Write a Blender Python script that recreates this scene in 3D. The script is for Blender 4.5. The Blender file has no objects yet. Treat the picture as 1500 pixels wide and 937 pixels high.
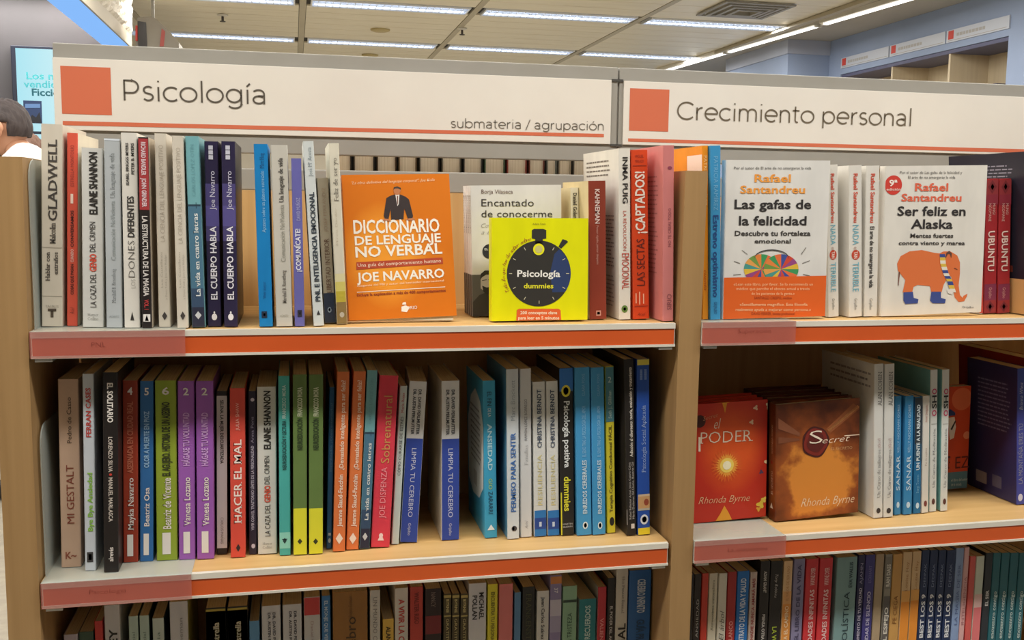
import bpy, math, random
from mathutils import Vector, Matrix
random.seed(7)
SC = bpy.context.scene
COL = SC.collection
PI = math.pi

# ------------------------------------------------------------------ camera
FPX = 1449.86
YAW, PIT, ROL = math.radians(12.45387), math.radians(-6.719174), math.radians(.733606)
CP = Vector((.347234, -1.426102, 1.35041))
FW = Vector((math.sin(YAW)*math.cos(PIT), math.cos(YAW)*math.cos(PIT), math.sin(PIT)))
_r = Vector((math.cos(YAW), -math.sin(YAW), 0)); _u = _r.cross(FW)
RT = _r*math.cos(ROL)+_u*math.sin(ROL); UP = -_r*math.sin(ROL)+_u*math.cos(ROL)
cd = bpy.data.cameras.new('camera'); cam = bpy.data.objects.new('camera', cd); COL.objects.link(cam)
cd.sensor_width = 36; cd.lens = FPX/1500*36; cd.clip_start = .02; cd.clip_end = 60
cam.matrix_world = Matrix(((RT.x, UP.x, -FW.x, CP.x), (RT.y, UP.y, -FW.y, CP.y), (RT.z, UP.z, -FW.z, CP.z), (0, 0, 0, 1)))
SC.camera = cam
# ------------------------------------------------------------------ world, exposure
w = bpy.data.worlds.new('world'); SC.world = w; w.use_nodes = True
w.node_tree.nodes['Background'].inputs[0].default_value = (1, .97, .93, 1)
w.node_tree.nodes['Background'].inputs[1].default_value = .12
vs = SC.view_settings
vs.view_transform = 'Standard'; vs.look = 'None'; vs.gamma = 1; vs.use_curve_mapping = False
vs.exposure = -0.30
LAMP_W = 31.0          # watts of each ceiling luminaire
LAMP_COL = (1, .965, .90)

# ------------------------------------------------------------------ pixel rays
def ray(x, y): return FW+RT*((x-750)/FPX)-UP*((y-468.5)/FPX)
def aty(x, y, Y): d = ray(x, y); return CP+d*((Y-CP.y)/d.y)
def atz(x, y, Z): d = ray(x, y); return CP+d*((Z-CP.z)/d.z)
def atx(x, y, X): d = ray(x, y); return CP+d*((X-CP.x)/d.x)

# ------------------------------------------------------------------ materials
def lin(c):
    def f(v):
        v /= 255.
        return v/12.92 if v <= .04045 else ((v+.055)/1.055)**2.4
    return (f(c[0]), f(c[1]), f(c[2]), 1)
MC = {}
def principled(name):
    m = bpy.data.materials.new(name); m.use_nodes = True
    return m, m.node_tree, m.node_tree.nodes['Principled BSDF']
def flat(c, rough=.6):
    k = ('flat', tuple(c), rough)
    if k not in MC:
        m, nt, b = principled('print_%d_%d_%d' % tuple(int(v) for v in c))
        b.inputs['Base Color'].default_value = lin(c); b.inputs['Roughness'].default_value = rough
        MC[k] = m
    return MC[k]
def mottled(name, c, c2, scale=(20, 20, 20), rough=.5, detail=4, bump=0, metallic=0, lo=.35, hi=.65, spec=.5):
    k = (name, tuple(c), tuple(c2), tuple(scale), rough)
    if k in MC: return MC[k]
    m, nt, b = principled(name)
    tc = nt.nodes.new('ShaderNodeTexCoord'); mp = nt.nodes.new('ShaderNodeMapping'); mp.inputs['Scale'].default_value = scale
    nz = nt.nodes.new('ShaderNodeTexNoise'); nz.inputs['Scale'].default_value = 1; nz.inputs['Detail'].default_value = detail
    cr = nt.nodes.new('ShaderNodeValToRGB'); cr.color_ramp.elements[0].position = lo; cr.color_ramp.elements[1].position = hi
    cr.color_ramp.elements[0].color = lin(c); cr.color_ramp.elements[1].color = lin(c2)
    L = nt.links.new
    L(tc.outputs['Object'], mp.inputs[0]); L(mp.outputs[0], nz.inputs['Vector']); L(nz.outputs[0], cr.inputs[0]); L(cr.outputs[0], b.inputs['Base Color'])
    b.inputs['Roughness'].default_value = rough; b.inputs['Metallic'].default_value = metallic
    b.inputs['Specular IOR Level'].default_value = spec
    if bump:
        bp = nt.nodes.new('ShaderNodeBump'); bp.inputs['Strength'].default_value = bump; bp.inputs['Distance'].default_value = .01
        L(nz.outputs[0], bp.inputs['Height']); L(bp.outputs[0], b.inputs['Normal'])
    MC[k] = m
    return m
def paper(c, rough=.38):
    d = tuple(max(0, v*.965-1) for v in c)
    return mottled('cover_%d_%d_%d' % tuple(int(v) for v in c), c, d, (30, 30, 12), rough, 2, spec=.4)
def emit(name, c, s):
    m = bpy.data.materials.new(name); m.use_nodes = True; nt = m.node_tree; nt.nodes.clear()
    e = nt.nodes.new('ShaderNodeEmission'); o = nt.nodes.new('ShaderNodeOutputMaterial')
    e.inputs[0].default_value = lin(c); e.inputs[1].default_value = s; nt.links.new(e.outputs[0], o.inputs[0]); return m
def wood(name, c, c2, sc):
    return mottled(name, c, c2, sc, .5, 6, .05, lo=.3, hi=.7)
OAK = wood('oak_laminate', (158, 124, 80), (174, 139, 93), (60, 60, 1.6))
OAK2 = wood('shelf_laminate', (205, 165, 105), (219, 181, 122), (2.5, 50, 60))
OAKB = wood('back_panel_laminate', (188, 148, 94), (202, 163, 108), (60, 60, 2))
GREY = mottled('grey_painted_metal', (151, 148, 140), (155, 152, 145), (15, 15, 15), .5)
WHITEM = mottled('white_plastic_rail', (226, 222, 210), (218, 213, 200), (9, 9, 9), .4)
ORANGE = mottled('orange_paper_strip', (214, 92, 38), (207, 87, 35), (6, 6, 6), .42)
PAGES = mottled('page_edges', (222, 212, 190), (200, 188, 163), (900, 6, 6), .8, 2)
PAGESD = mottled('grey_page_edges', (190, 182, 165), (165, 156, 140), (900, 6, 6), .8, 2)
PAGEL = mottled('bright_page_edges', (244, 236, 220), (226, 216, 196), (900, 6, 6), .8, 2)
CARD = mottled('white_sign_card', (226, 221, 212), (222, 216, 207), (7, 7, 7), .45)
SQO = flat((206, 108, 76), .5)
TRANS = None
def translucent(a=.42, c=(205, 214, 208)):
    m, nt, b = principled('translucent_plastic')
    b.inputs['Base Color'].default_value = lin(c); b.inputs['Roughness'].default_value = .25
    b.inputs['Alpha'].default_value = a
    return m
TRANS = translucent()

# ------------------------------------------------------------------ mesh helpers
class MB:
    def __init__(s): s.v = []; s.f = []; s.m = []
    def box(s, a, b, mi=0):
        x0, y0, z0 = a; x1, y1, z1 = b; n = len(s.v)
        s.v += [(x0, y0, z0), (x1, y0, z0), (x1, y1, z0), (x0, y1, z0), (x0, y0, z1), (x1, y0, z1), (x1, y1, z1), (x0, y1, z1)]
        for q in ((0, 3, 2, 1), (4, 5, 6, 7), (0, 1, 5, 4), (1, 2, 6, 5), (2, 3, 7, 6), (3, 0, 4, 7)):
            s.f.append(tuple(n+i for i in q)); s.m.append(mi)
        return s
    def prism(s, pts, axis, a, b, mi=0):
        # polygon pts (2D) extruded along axis between a and b
        n = len(s.v); k = len(pts)
        def P(p, t):
            return (t, p[0], p[1]) if axis == 0 else ((p[0], t, p[1]) if axis == 1 else (p[0], p[1], t))
        s.v += [P(p, a) for p in pts]+[P(p, b) for p in pts]
        s.f.append(tuple(range(n+k-1, n-1, -1))); s.f.append(tuple(range(n+k, n+2*k)))
        for i in range(k): j = (i+1) % k; s.f.append((n+i, n+j, n+k+j, n+k+i))
        s.m += [mi]*(k+2); return s
    def quadf(s, pts, mi=0):
        n = len(s.v); s.v += [tuple(p) for p in pts]; s.f.append(tuple(range(n, n+len(pts)))); s.m.append(mi); return s
    def mesh(s, name, mats):
        me = bpy.data.meshes.new(name); me.from_pydata(s.v, [], s.f)
        for m in (mats if isinstance(mats, (list, tuple)) else [mats]): me.materials.append(m)
        for p, mi in zip(me.polygons, s.m): p.material_index = mi
        me.update(); return me
    def build(s, name, mats, parent=None, bevel=0):
        o = bpy.data.objects.new(name, s.mesh(name, mats)); COL.objects.link(o)
        if parent: o.parent = parent
        if bevel:
            b = o.modifiers.new('bevel', 'BEVEL'); b.width = bevel; b.segments = 2; b.limit_method = 'ANGLE'
        return o
def tag(o, label=None, cat=None, group=None, kind=None):
    if label: o['label'] = label
    if cat: o['category'] = cat
    if group: o['group'] = group
    if kind: o['kind'] = kind
    return o
def empty(name, M=None, loc=None):
    o = bpy.data.objects.new(name, None); o.empty_display_size = .02; COL.objects.link(o)
    if M is not None: o.matrix_world = M
    if loc is not None: o.location = loc
    return o
def smooth(o):
    for p in o.data.polygons: p.use_smooth = True
    return o

# ------------------------------------------------------------------ lettering
TC = {}
def glyphs(s, style):
    """flat text mesh normalised: x 0..1 over its width, y in cap heights above the baseline"""
    k = (s, style)
    if k in TC: return TC[k]
    cu = bpy.data.curves.new('t', 'FONT'); cu.body = s; cu.resolution_u = 3 if 'x' in style else 2
    cu.fill_mode = 'FRONT'
    off = {'l': -.017, 'n': 0, 'b': .022, 'B': .045, 's': -.012, 'S': .012, 'i': -.01, 'c': .03}[style[0]]
    cu.offset = off
    if style[0] == 'i': cu.shear = .35
    if style[0] == 'B': cu.space_character = 1.06
    o = bpy.data.objects.new('t', cu); COL.objects.link(o)
    dg = bpy.context.evaluated_depsgraph_get(); me = o.evaluated_get(dg).to_mesh()
    V = [(v.co.x, v.co.y) for v in me.vertices]; Fc = [tuple(p.vertices) for p in me.polygons]
    if style[0] in 'sS':                         # slab serifs on the ends of upright stems
        cnt = {}
        for p in Fc:
            for a, b in zip(p, p[1:]+p[:1]): cnt[(min(a, b), max(a, b))] = cnt.get((min(a, b), max(a, b)), 0)+1
        add = []
        for (a, b), n in cnt.items():
            if n != 1: continue
            (xa, ya), (xb, yb) = V[a], V[b]
            if abs(ya-yb) > .004: continue
            wd = abs(xa-xb)
            for lv in (0, .449, .682, .70):
                if abs(ya-lv) < .04 and .03 < wd < .16: add.append((min(xa, xb), max(xa, xb), ya, 1 if lv == 0 else -1))
        for x0, x1, y, sg in add:
            n = len(V); e = .08; t = .05*sg
            V += [(x0-e, y), (x1+e, y), (x1+e, y+t), (x0-e, y+t)]; Fc.append((n, n+1, n+2, n+3))
    o.evaluated_get(dg).to_mesh_clear()
    bpy.data.objects.remove(o); bpy.data.curves.remove(cu)
    if not V: TC[k] = ([], []); return TC[k]
    x0 = min(v[0] for v in V); x1 = max(v[0] for v in V)
    V = [((x-x0)/(x1-x0), y/.682) for x, y in V]
    TC[k] = (V, Fc); return TC[k]
class Face:
    """a flat face of a thing: local origin and axes; px positions are met with the plane where it stands"""
    def __init__(s, parent, M, O, U, V, N, wu, hv):
        s.p = parent; s.M = M; s.O = Vector(O); s.U = Vector(U); s.V = Vector(V); s.N = Vector(N); s.w = wu; s.h = hv
        s.Mi = M.inverted()
    def uv(s, x, y):
        c = s.Mi @ CP; d = (s.Mi.to_3x3() @ ray(x, y)); t = (s.O-c).dot(s.N)/d.dot(s.N); q = c+d*t-s.O
        return q.dot(s.U), q.dot(s.V)
    def P(s, u, v, off): return s.O+s.U*u+s.V*v+s.N*off
    def poly(s, pts, color, name='printed_shape', off=.0003, px=False):
        if px: pts = [s.uv(*p) for p in pts]
        pts = [(min(max(u, .0002), s.w-.0002), min(max(v, .0002), s.h-.0002)) for u, v in pts]
        mb = MB().quadf([s.P(u, v, off) for u, v in pts])
        return mb.build(name, color if isinstance(color, bpy.types.Material) else flat(color), s.p)
    def polys(s, lst, color, name='printed_shape', off=.0003, px=False, apart=False):
        if apart: return [s.poly(p, color, name, off, px) for p in lst]
        mb = MB()
        for pts in lst:
            if px: pts = [s.uv(*p) for p in pts]
            mb.quadf([s.P(u, v, off) for u, v in pts])
        return mb.build(name, color if isinstance(color, bpy.types.Material) else flat(color), s.p)
    def rect(s, u0, v0, u1, v1, color, name='printed_band', off=.0003):
        return s.poly([(u0, v0), (u1, v0), (u1, v1), (u0, v1)], color, name, off)
    def disc(s, u, v, r, color, name='printed_disc', off=.0004, ry=None, n=28, a0=0, a1=2*PI):
        ry = ry or r
        return s.poly([(u+r*math.cos(a0+(a1-a0)*i/n), v+ry*math.sin(a0+(a1-a0)*i/n)) for i in range(n)], color, name, off)
    def text(s, t, A, B, cap, color, style='n', name='lettering', off=.0006):
        """baseline runs from A to B (u,v), capital height cap (metres)"""
        V, Fc = glyphs(t, style)
        if not V: return
        A = Vector(A); B = Vector(B); d = B-A; n = Vector((-d.y, d.x)).normalized()
        vs_ = []
        for x, y in V:
            q = A+d*x+n*(y*cap); vs_.append(tuple(s.P(q.x, q.y, off)))
        me = bpy.data.meshes.new(name); me.from_pydata(vs_, [], Fc); me.materials.append(flat(color)); me.update()
        o = bpy.data.objects.new(name, me); COL.objects.link(o); o.parent = s.p; return o
    def tpx(s, t, x0, y0, x1, y1, cap, color, style='n', name='lettering', off=.0006):
        """text by the px of its baseline ends and capital height in px"""
        a = s.uv(x0, y0); b = s.uv(x1, y1); c = s.uv(x0, y0-cap)
        return s.text(t, a, b, math.hypot(c[0]-a[0], c[1]-a[1]), color, style, name, off)
    def lines(s, u0, v0, u1, v1, n, color, name='blurb_lines', ragged=True, fill=.35, off=.0004, vert=False):
        """rows of unreadably small print: each word a small bar"""
        mb = MB(); rnd = random.Random(int((u0*7+v0*13+n)*1e4))
        for i in range(n):
            v = v1-(v1-v0)*(i+.5)/n; hh = (v1-v0)/n*fill/2; end = u1-(rnd.random()*.15*(u1-u0) if ragged else 0); u = u0
            while u < end:
                L = min(end-u, (u1-u0)*rnd.uniform(.05, .14))
                a, b = u, u+L
                if vert: q = [(v-hh, a), (v+hh, a), (v+hh, b), (v-hh, b)]
                else: q = [(a, v-hh), (b, v-hh), (b, v+hh), (a, v+hh)]
                mb.quadf([s.P(x, y, off) for x, y in q]); u += L+(u1-u0)*.018
        return mb.build(name, flat(color), s.p)

# light geometric sans for the header cards: centre lines swept to an even stroke (capital height 1)
def _arc(cx, cy, rx, ry, a0, a1, n=22): return [(cx+rx*math.cos(math.radians(a0+(a1-a0)*i/n)), cy+ry*math.sin(math.radians(a0+(a1-a0)*i/n))) for i in range(n+1)]
_R = .33; _X = .73; _c = .365
GL = {
 'o': (.78, [_arc(.39, _c, .345, _R, 0, 360, 36)]), 'ó': (.78, [_arc(.39, _c, .345, _R, 0, 360, 36), [(.37, .84), (.50, 1.0)]]),
 'c': (.66, [_arc(.38, _c, .335, _R, 48, 312, 30)]), 'C': (.92, [_arc(.52, .5, .47, .465, 45, 315, 34)]),
 'e': (.74, [[(.06, _c), (.70, _c)]+_arc(.38, _c, .325, _R, 0, 310, 34)[1:]]),
 's': (.52, [_arc(.27, .535, .19, .165, 40, 250, 14)+_arc(.26, .20, .20, .165, 80, -150, 16)]),
 'a': (.68, [[(.09, .62)]+_arc(.31, .50, .24, .20, 115, 0, 12)+[(.55, 0)], _arc(.31, .215, .235, .18, 40, 320, 26)+[(.55, .14)], [(.55, .40), (.30, .405)]]),
 'i': (.26, [[(.13, 0), (.13, .70)], [(.13, .93), (.13, 1.0)]]), 'í': (.26, [[(.13, 0), (.13, .70)], [(.10, .84), (.24, 1.0)]]),
 'l': (.26, [[(.13, 0), (.13, 1.06)]]), 't': (.42, [[(.17, .93)]+[(.17, .2)]+_arc(.29, .17, .12, .135, 180, 290, 8)], ) ,
 'n': (.70, [[(.10, 0), (.10, .70)], [(.10, .40)]+_arc(.345, .44, .245, .255, 175, 0, 14)+[(.59, 0)]]),
 'm': (1.10, [[(.10, 0), (.10, .70)], [(.10, .42)]+_arc(.325, .46, .225, .235, 175, 0, 12)+[(.55, 0)], [(.55, .42)]+_arc(.775, .46, .225, .235, 175, 0, 12)+[(1.0, 0)]]),
 'r': (.44, [[(.10, 0), (.10, .70)], [(.10, .36)]+_arc(.40, .40, .30, .295, 170, 92, 10)]),
 'u': (.70, [[(.59, 0), (.59, .70)], [(.10, .70), (.10, .29)]+_arc(.345, .27, .245, .24, 180, 355, 14)]),
 'p': (.80, [[(.10, -.25), (.10, .70)], _arc(.41, _c, .315, _R, 0, 360, 34)]), 'b': (.80, [[(.10, 0), (.10, 1.06)], _arc(.41, _c, .315, _R, 0, 360, 34)]),
 'g': (.80, [_arc(.385, .375, .315, .315, 0, 360, 34), [(.70, .70), (.70, -.02)]+_arc(.41, -.02, .29, .21, 0, -150, 16)]),
 'P': (.80, [[(.12, 0), (.12, 1.0)], [(.12, .965), (.42, .965)]+_arc(.42, .67, .28, .295, 90, -90, 16)+[(.12, .375)]]),
 '/': (.42, [[(.0, -.10), (.42, 1.05)]]), ' ': (.30, []),
}
GL['t'] = (.42, GL['t'][1]+[[(.02, .695), (.39, .695)]])
def stroke_text(face, s_, A, B, cap, color, wt=.075, name='lettering', off=.0008):
    segs = []; x = 0
    for ch in s_:
        adv, st = GL[ch]
        for pl in st: segs.append([(px+x, py) for px, py in pl])
        x += adv+.045
    tot = x-.045; A = Vector(A); B = Vector(B); d = B-A; u = d.normalized(); n = Vector((-u.y, u.x)); sx = d.length/tot
    mb = MB()
    for pl in segs:
        P = [A+u*(px*sx)+n*(py*cap) for px, py in pl]; k = len(P); hw = wt*cap/2; Ls = []; Rs = []
        for i in range(k):
            closed = (P[0]-P[-1]).length < 1e-6
            p0 = P[i-1] if i else (P[-2] if closed else P[0]); p1 = P[i+1] if i < k-1 else (P[1] if closed else P[-1])
            t_ = (p1-p0).normalized(); m_ = Vector((-t_.y, t_.x)); q = P[i]-P[i-1] if i else P[1]-P[0]; q = q.normalized()
            c_ = max(.5, abs(t_.dot(q))); Ls.append(P[i]+m_*hw/c_); Rs.append(P[i]-m_*hw/c_)
        for i in range(k-1):
            mb.quadf([face.P(q.x, q.y, off+.00004*(i % 2)) for q in (Rs[i], Rs[i+1], Ls[i+1], Ls[i])])
    return mb.build(name, flat(color), face.p)
def stroke_px(face, s_, x0, y0, x1, y1, cap, color, wt=.075):
    a = face.uv(x0, y0); b = face.uv(x1, y1); c = face.uv(x0, y0-cap)
    return stroke_text(face, s_, a, b, math.hypot(c[0]-a[0], c[1]-a[1]), color, wt)

# ------------------------------------------------------------------ books
def cover_mesh(t, w, h, c, r, mats):
    """wrap-round cover: back board, spine with softly rounded corners, front board"""
    def arc(cx, cy, a0, a1, rr): return [(cx+rr*math.cos(a0+(a1-a0)*i/3), cy+rr*math.sin(a0+(a1-a0)*i/3)) for i in range(4)]
    out = [(0, w)]+arc(r, r, PI, 1.5*PI, r)+arc(t-r, r, 1.5*PI, 2*PI, r)+[(t, w)]
    ri = max(r-c, .0002)
    inn = [(c, w)]+arc(c+ri, c+ri, PI, 1.5*PI, ri)+arc(t-c-ri, c+ri, 1.5*PI, 2*PI, ri)+[(t-c, w)]
    n = len(out); V = [(x, y, 0) for x, y in out]+[(x, y, 0) for x, y in inn]+[(x, y, h) for x, y in out]+[(x, y, h) for x, y in inn]
    F = []; MI = []
    for i in range(n-1):
        mi = 1 if i == 0 else (2 if i == n-2 else 0)
        F.append((i, i+1, 2*n+i+1, 2*n+i)); MI.append(mi)
        F.append((n+i+1, n+i, 3*n+i, 3*n+i+1)); MI.append(mi)
        F.append((i+1, i, n+i, n+i+1)); MI.append(mi)
        F.append((2*n+i, 2*n+i+1, 3*n+i+1, 3*n+i)); MI.append(mi)
    F.append((0, 2*n, 3*n, n)); MI.append(1); F.append((n-1, 2*n-1, 4*n-1, 3*n-1)); MI.append(2)
    me = bpy.data.meshes.new('cover'); me.from_pydata(V, [], F)
    for m in mats: me.materials.append(m)
    for p, m in zip(me.polygons, MI): p.material_index = m
    me.update(); return me
def make_book(M, t, w, h, color, label, group, back=None, front=None, hard=False, pages=None, name='book'):
    root = empty(name, M); tag(root, label, 'book', group)
    ms = paper(color) if not isinstance(color, bpy.types.Material) else color
    mk = lambda c: ms if c is None else (c if isinstance(c, bpy.types.Material) else paper(c))
    c = .0022 if hard else .0007; r = min(.0028 if hard else .0016, t*.3)
    c = min(c, t*.22)
    co = bpy.data.objects.new('cover', cover_mesh(t, w, h, c, r, [ms, mk(back), mk(front)])); COL.objects.link(co); co.parent = root
    i = .004 if hard else .0008
    MB().box((c, c+.0005, i if hard else .0004), (t-c, w-i, h-i)).build('page_block', pages or PAGES, root)
    sp = Face(root, M, (0, 0, 0), (1, 0, 0), (0, 0, 1), (0, -1, 0), t, h)
    fr = Face(root, M, (t, 0, 0), (0, 1, 0), (0, 0, 1), (1, 0, 0), w, h)
    bk = Face(root, M, (0, w, 0), (0, -1, 0), (0, 0, 1), (-1, 0, 0), w, h)
    return root, sp, fr, bk
Z1, Z2, Z3 = 1.1715, .8210, .4905       # upper faces of the three shelves
class Row:
    def __init__(s, z, group, ymin=.014): s.z = z; s.g = group; s.pb = -9; s.pt = -9; s.ymin = ymin; s.ph = .2
    def reset(s): s.pb = -9; s.pt = -9; s.ph = .2
    def book(s, q, color, label, texts=(), bands=(), w=.15, yaw=0, back=None, front=None, hard=False, gap=.0006, Y=None, name='book', marks=()):
        xlt, xrt, yt, xlb, xrb, yb = q
        z = s.z
        if Y is None:
            Y = max(s.ymin, min(.085, atz((xlb+xrb)/2, yb, z).y))
        a, b = aty(xlb, yb, Y).x, aty(xrb, yb, Y).x
        T = aty(xlt, yt, Y); T2 = aty(xrt, yt, Y); h = T.z-z
        ta, tb = T.x, T2.x
        if not yaw:
            if a < s.pb+gap: a = s.pb+gap
            pt = s.pb+(s.pt-s.pb)*h/max(s.ph, .05)
            if ta < pt+gap: ta = pt+gap
        t = max(.005, min(b-a, tb-ta)) if min(b-a, tb-ta) > .005 else max(.006, (b-a+tb-ta)/2)
        t *= .985
        lean = math.atan2(ta-a, h)
        lift = t*math.sin(lean) if lean > 0 else 0
        M = Matrix.Translation((a, Y, z+lift+.0003)) @ Matrix.Rotation(lean, 4, 'Y') @ Matrix.Rotation(math.radians(yaw), 4, 'Z')
        hh = h/math.cos(lean)
        s.pb = a+t/math.cos(lean); s.pt = s.pb+(ta-a); s.ph = h
        root, sp, fr, bk = make_book(M, t, w, hh, color, label, s.g, back, front, hard, name=name)
        V = lambda y: hh*(1-(y-yt)/(yb-yt))
        for y0, y1, c in bands: sp.rect(.0004, max(.0002, V(y1)), t-.0004, min(hh-.0002, V(y0)), c)
        for tx in texts:
            st, y0, y1, sz, c, d = tx[:6]; cu = tx[6] if len(tx) > 6 else .5; sty = tx[7] if len(tx) > 7 else 'n'
            cap = sz*t
            if d == 'u': A = (cu*t+cap/2, V(y1)); B = (cu*t+cap/2, V(y0))
            elif d == 'd': A = (cu*t-cap/2, V(y0)); B = (cu*t-cap/2, V(y1))
            else: A = (cu*t-sz*t/2, V(y1)); B = (cu*t+sz*t/2, V(y1)); cap = V(y0)-V(y1)
            sp.text(st, A, B, cap, c, sty)
        for kd, y0, y1, u0, u1, c in marks:
            if kd == 'o': sp.disc((u0+u1)/2*t, (V(y0)+V(y1))/2, (u1-u0)/2*t, c, 'publisher_mark', ry=abs(V(y0)-V(y1))/2, n=18)
            elif kd == 'r': sp.rect(u0*t, V(y1), u1*t, V(y0), c, 'publisher_mark', .0005)
            elif kd == 't': sp.poly([(u0*t, V(y1)), (u1*t, V(y1)), ((u0+u1)/2*t, V(y0))], c, 'publisher_mark', .0005)
            elif kd == 'd': sp.poly([(u0*t, (V(y0)+V(y1))/2), ((u0+u1)/2*t, V(y1)), (u1*t, (V(y0)+V(y1))/2), ((u0+u1)/2*t, V(y0))], c, 'publisher_mark', .0005)
            elif kd == 'l': sp.lines(V(y1), u0*t, V(y0), u1*t, max(1, int(round((u1-u0)/.3))), c, 'small_print', False, .55, vert=True)
        return root, sp, fr, bk, t, hh
def front_book(z, BL, BRx, TLy, Y, t, color, label, group, yaw=0, tilt=0, hard=False, back=None, front=None, h=None, X=None, w=None, pages=None, TLx=None, roll=None):
    """a cover-out book: foot corner, yaw, backward tilt and in-plane roll measured where it stands"""
    O = aty(BL[0], BL[1], Y)
    if X is None: X = O.x
    y_ = math.radians(yaw); R0 = Matrix.Rotation(-math.radians(tilt), 4, 'X') @ Matrix.Rotation(-PI/2+y_, 4, 'Z')
    base = Vector((X, Y, z+.0006)); n = R0.to_3x3() @ Vector((1, 0, 0))
    hit = lambda x, y: CP+ray(x, y)*((base-CP).dot(n)/ray(x, y).dot(n))
    d = hit(TLx if TLx is not None else BL[0], TLy)-base
    L = R0.inverted().to_3x3() @ d
    if roll is None: roll = math.atan2(-L.y, L.z)          # about the cover normal
    if h is None: h = L.length
    R = R0 @ Matrix.Rotation(roll, 4, 'X')
    if w is None:
        U = R.to_3x3() @ Vector((0, 1, 0)); lo, hi = 0.02, .4
        for _ in range(30):
            m_ = (lo+hi)/2; P = base+U*m_; q = P-CP; px = 750+FPX*q.dot(RT)/q.dot(FW)
            if px < BRx: lo = m_
            else: hi = m_
        w = lo
    lift = t*math.sin(math.radians(tilt)) if tilt > 0 else 0
    if roll < 0: lift += w*math.sin(-roll)
    M = Matrix.Translation(base+Vector((0, 0, lift))) @ R @ Matrix.Translation((-t, 0, 0))
    return make_book(M, t, w, h, color, label, group, back, front, hard, pages)+(w, h)

# ================================================================== STRUCTURE
H = 2.9
XW = 5.3
FLOORM = mottled('terrazzo_floor', (132, 124, 110), (146, 138, 122), (25, 25, 25), .35)
CEILM = mottled('beige_metal_ceiling_panel', (238, 229, 204), (231, 221, 195), (2, 14, 2), .32)
SLAB = flat((70, 66, 60), .9)
LAVW = mottled('lavender_grey_wall_paint', (86, 82, 86), (80, 77, 80), (2, 2, 2), .7)
BLUW = mottled('blue_grey_wall_paint', (150, 166, 196), (143, 159, 188), (2, 2, 2), .7)
fl = MB().box((-9, -6, -.1), (7, 13, 0)).build('floor', FLOORM); tag(fl, kind='structure')
ce = MB().box((-9, -6, H+.015), (7, 13, H+.1)).build('ceiling', SLAB); tag(ce, kind='structure')
wb = MB().box((-9, 7.0, 0), (-.95, 7.15, H+.015)).build('wall_left', LAVW); tag(wb, kind='structure')
wf = MB().box((-.95, 12.85, 0), (7, 13, H+.015)).build('wall_back', mottled('warm_wall', (190, 180, 160), (184, 174, 154), (2, 2, 2), .7)); tag(wf, kind='structure')
# right wall with a shelving niche cut in
YN0, YN1, ZN0, ZN1 = 4.84, 7.06, 1.0, 2.57
m = MB()
m.box((XW, -6, 0), (XW+.4, YN0, H)); m.box((XW, YN1, 0), (XW+.4, 13, H)); m.box((XW, YN0, ZN1), (XW+.4, YN1, H)); m.box((XW, YN0, 0), (XW+.4, YN1, ZN0))
wr = m.build('wall_right', BLUW); tag(wr, kind='structure')
PALE = wood('pale_birch', (205, 188, 158), (214, 198, 168), (40, 40, 2))
wn = empty('wall_cabinet', loc=(XW, (YN0+YN1)/2, ZN0)); tag(wn, 'pale wooden shelving recessed in the blue wall at far right', 'shelving')
def sub(o, dx): return o
ox, oy, oz = XW, (YN0+YN1)/2, ZN0
def loc(a, b): return (a[0]-ox, a[1]-oy, a[2]-oz), (b[0]-ox, b[1]-oy, b[2]-oz)
MB().box(*loc((XW+.36, YN0+.003, ZN0+.002), (XW+.39, YN1-.003, ZN1-.003))).build('back_panel', PALE, wn)
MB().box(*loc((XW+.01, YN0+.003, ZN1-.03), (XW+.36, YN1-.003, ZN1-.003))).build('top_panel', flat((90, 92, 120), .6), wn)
for y in (YN0+.003, 5.50, 6.26, YN1-.026): MB().box(*loc((XW+.02, y, ZN0+.002), (XW+.36, y+.022, ZN1-.03))).build('partition', PALE, wn)
for y0, y1 in ((YN0+.025, 5.5), (5.522, 6.26), (6.282, YN1-.026)):
    for z in (1.3, 1.72, 2.14): MB().box(*loc((XW+.03, y0, z), (XW+.36, y1, z+.022))).build('shelf', PALE, wn)
bb = MB().box((-.1, -.16, 0), (.1, .16, .085)).box((-.1, -.16, .086), (.11, .14, .105)).build('book_stack', flat((40, 44, 92), .5)); bb.location = (XW+.18, 5.2, 2.1625)
tag(bb, 'dark blue books lying in the right compartment of the wall shelving', 'books')
# blue box column far right
m = MB().box((4.875, 7.27, 0), (XW-.002, 8.6, H-.13)).build('wall_pillar', BLUW); tag(m, kind='structure')
m = MB().box((4.86, 7.255, H-.13), (XW-.002, 8.62, H-.001)).build('trim_1', mottled('pillar_trim', (170, 178, 196), (165, 172, 190), (3, 3, 3), .6)); tag(m, kind='structure')
# far wall sign: three white section cards
for i, (ya, yb) in enumerate(((7.04, 6.29), (6.27, 5.54), (5.52, 4.83))):
    r = empty('section_sign', loc=(XW-.012, (ya+yb)/2, 2.62))
    tag(r, ('white section card with red square, %s on the blue wall' % ('farthest left of the three', 'middle one of the three', 'nearest and rightmost of the three')[i]), 'sign', 'section cards on the far blue wall')
    L = (ya-yb)/2
    MB().box((0, -L, 0), (.011, L, .092)).build('card', flat((196, 202, 214), .5), r)
    f = Face(r, Matrix.Translation(r.location), (0, L, 0), (0, -1, 0), (0, 0, 1), (-1, 0, 0), 2*L, .092)
    f.rect(.02, .022, .085, .086, (205, 72, 62), 'red_square', .001); f.rect(.02, .010, 2*L-.02, .014, (165, 160, 155), 'stripe', .001)
    f.lines(.12, .034, .44, .060, 1, (176, 174, 172), 'card_lettering', False, .9, .001)

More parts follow.
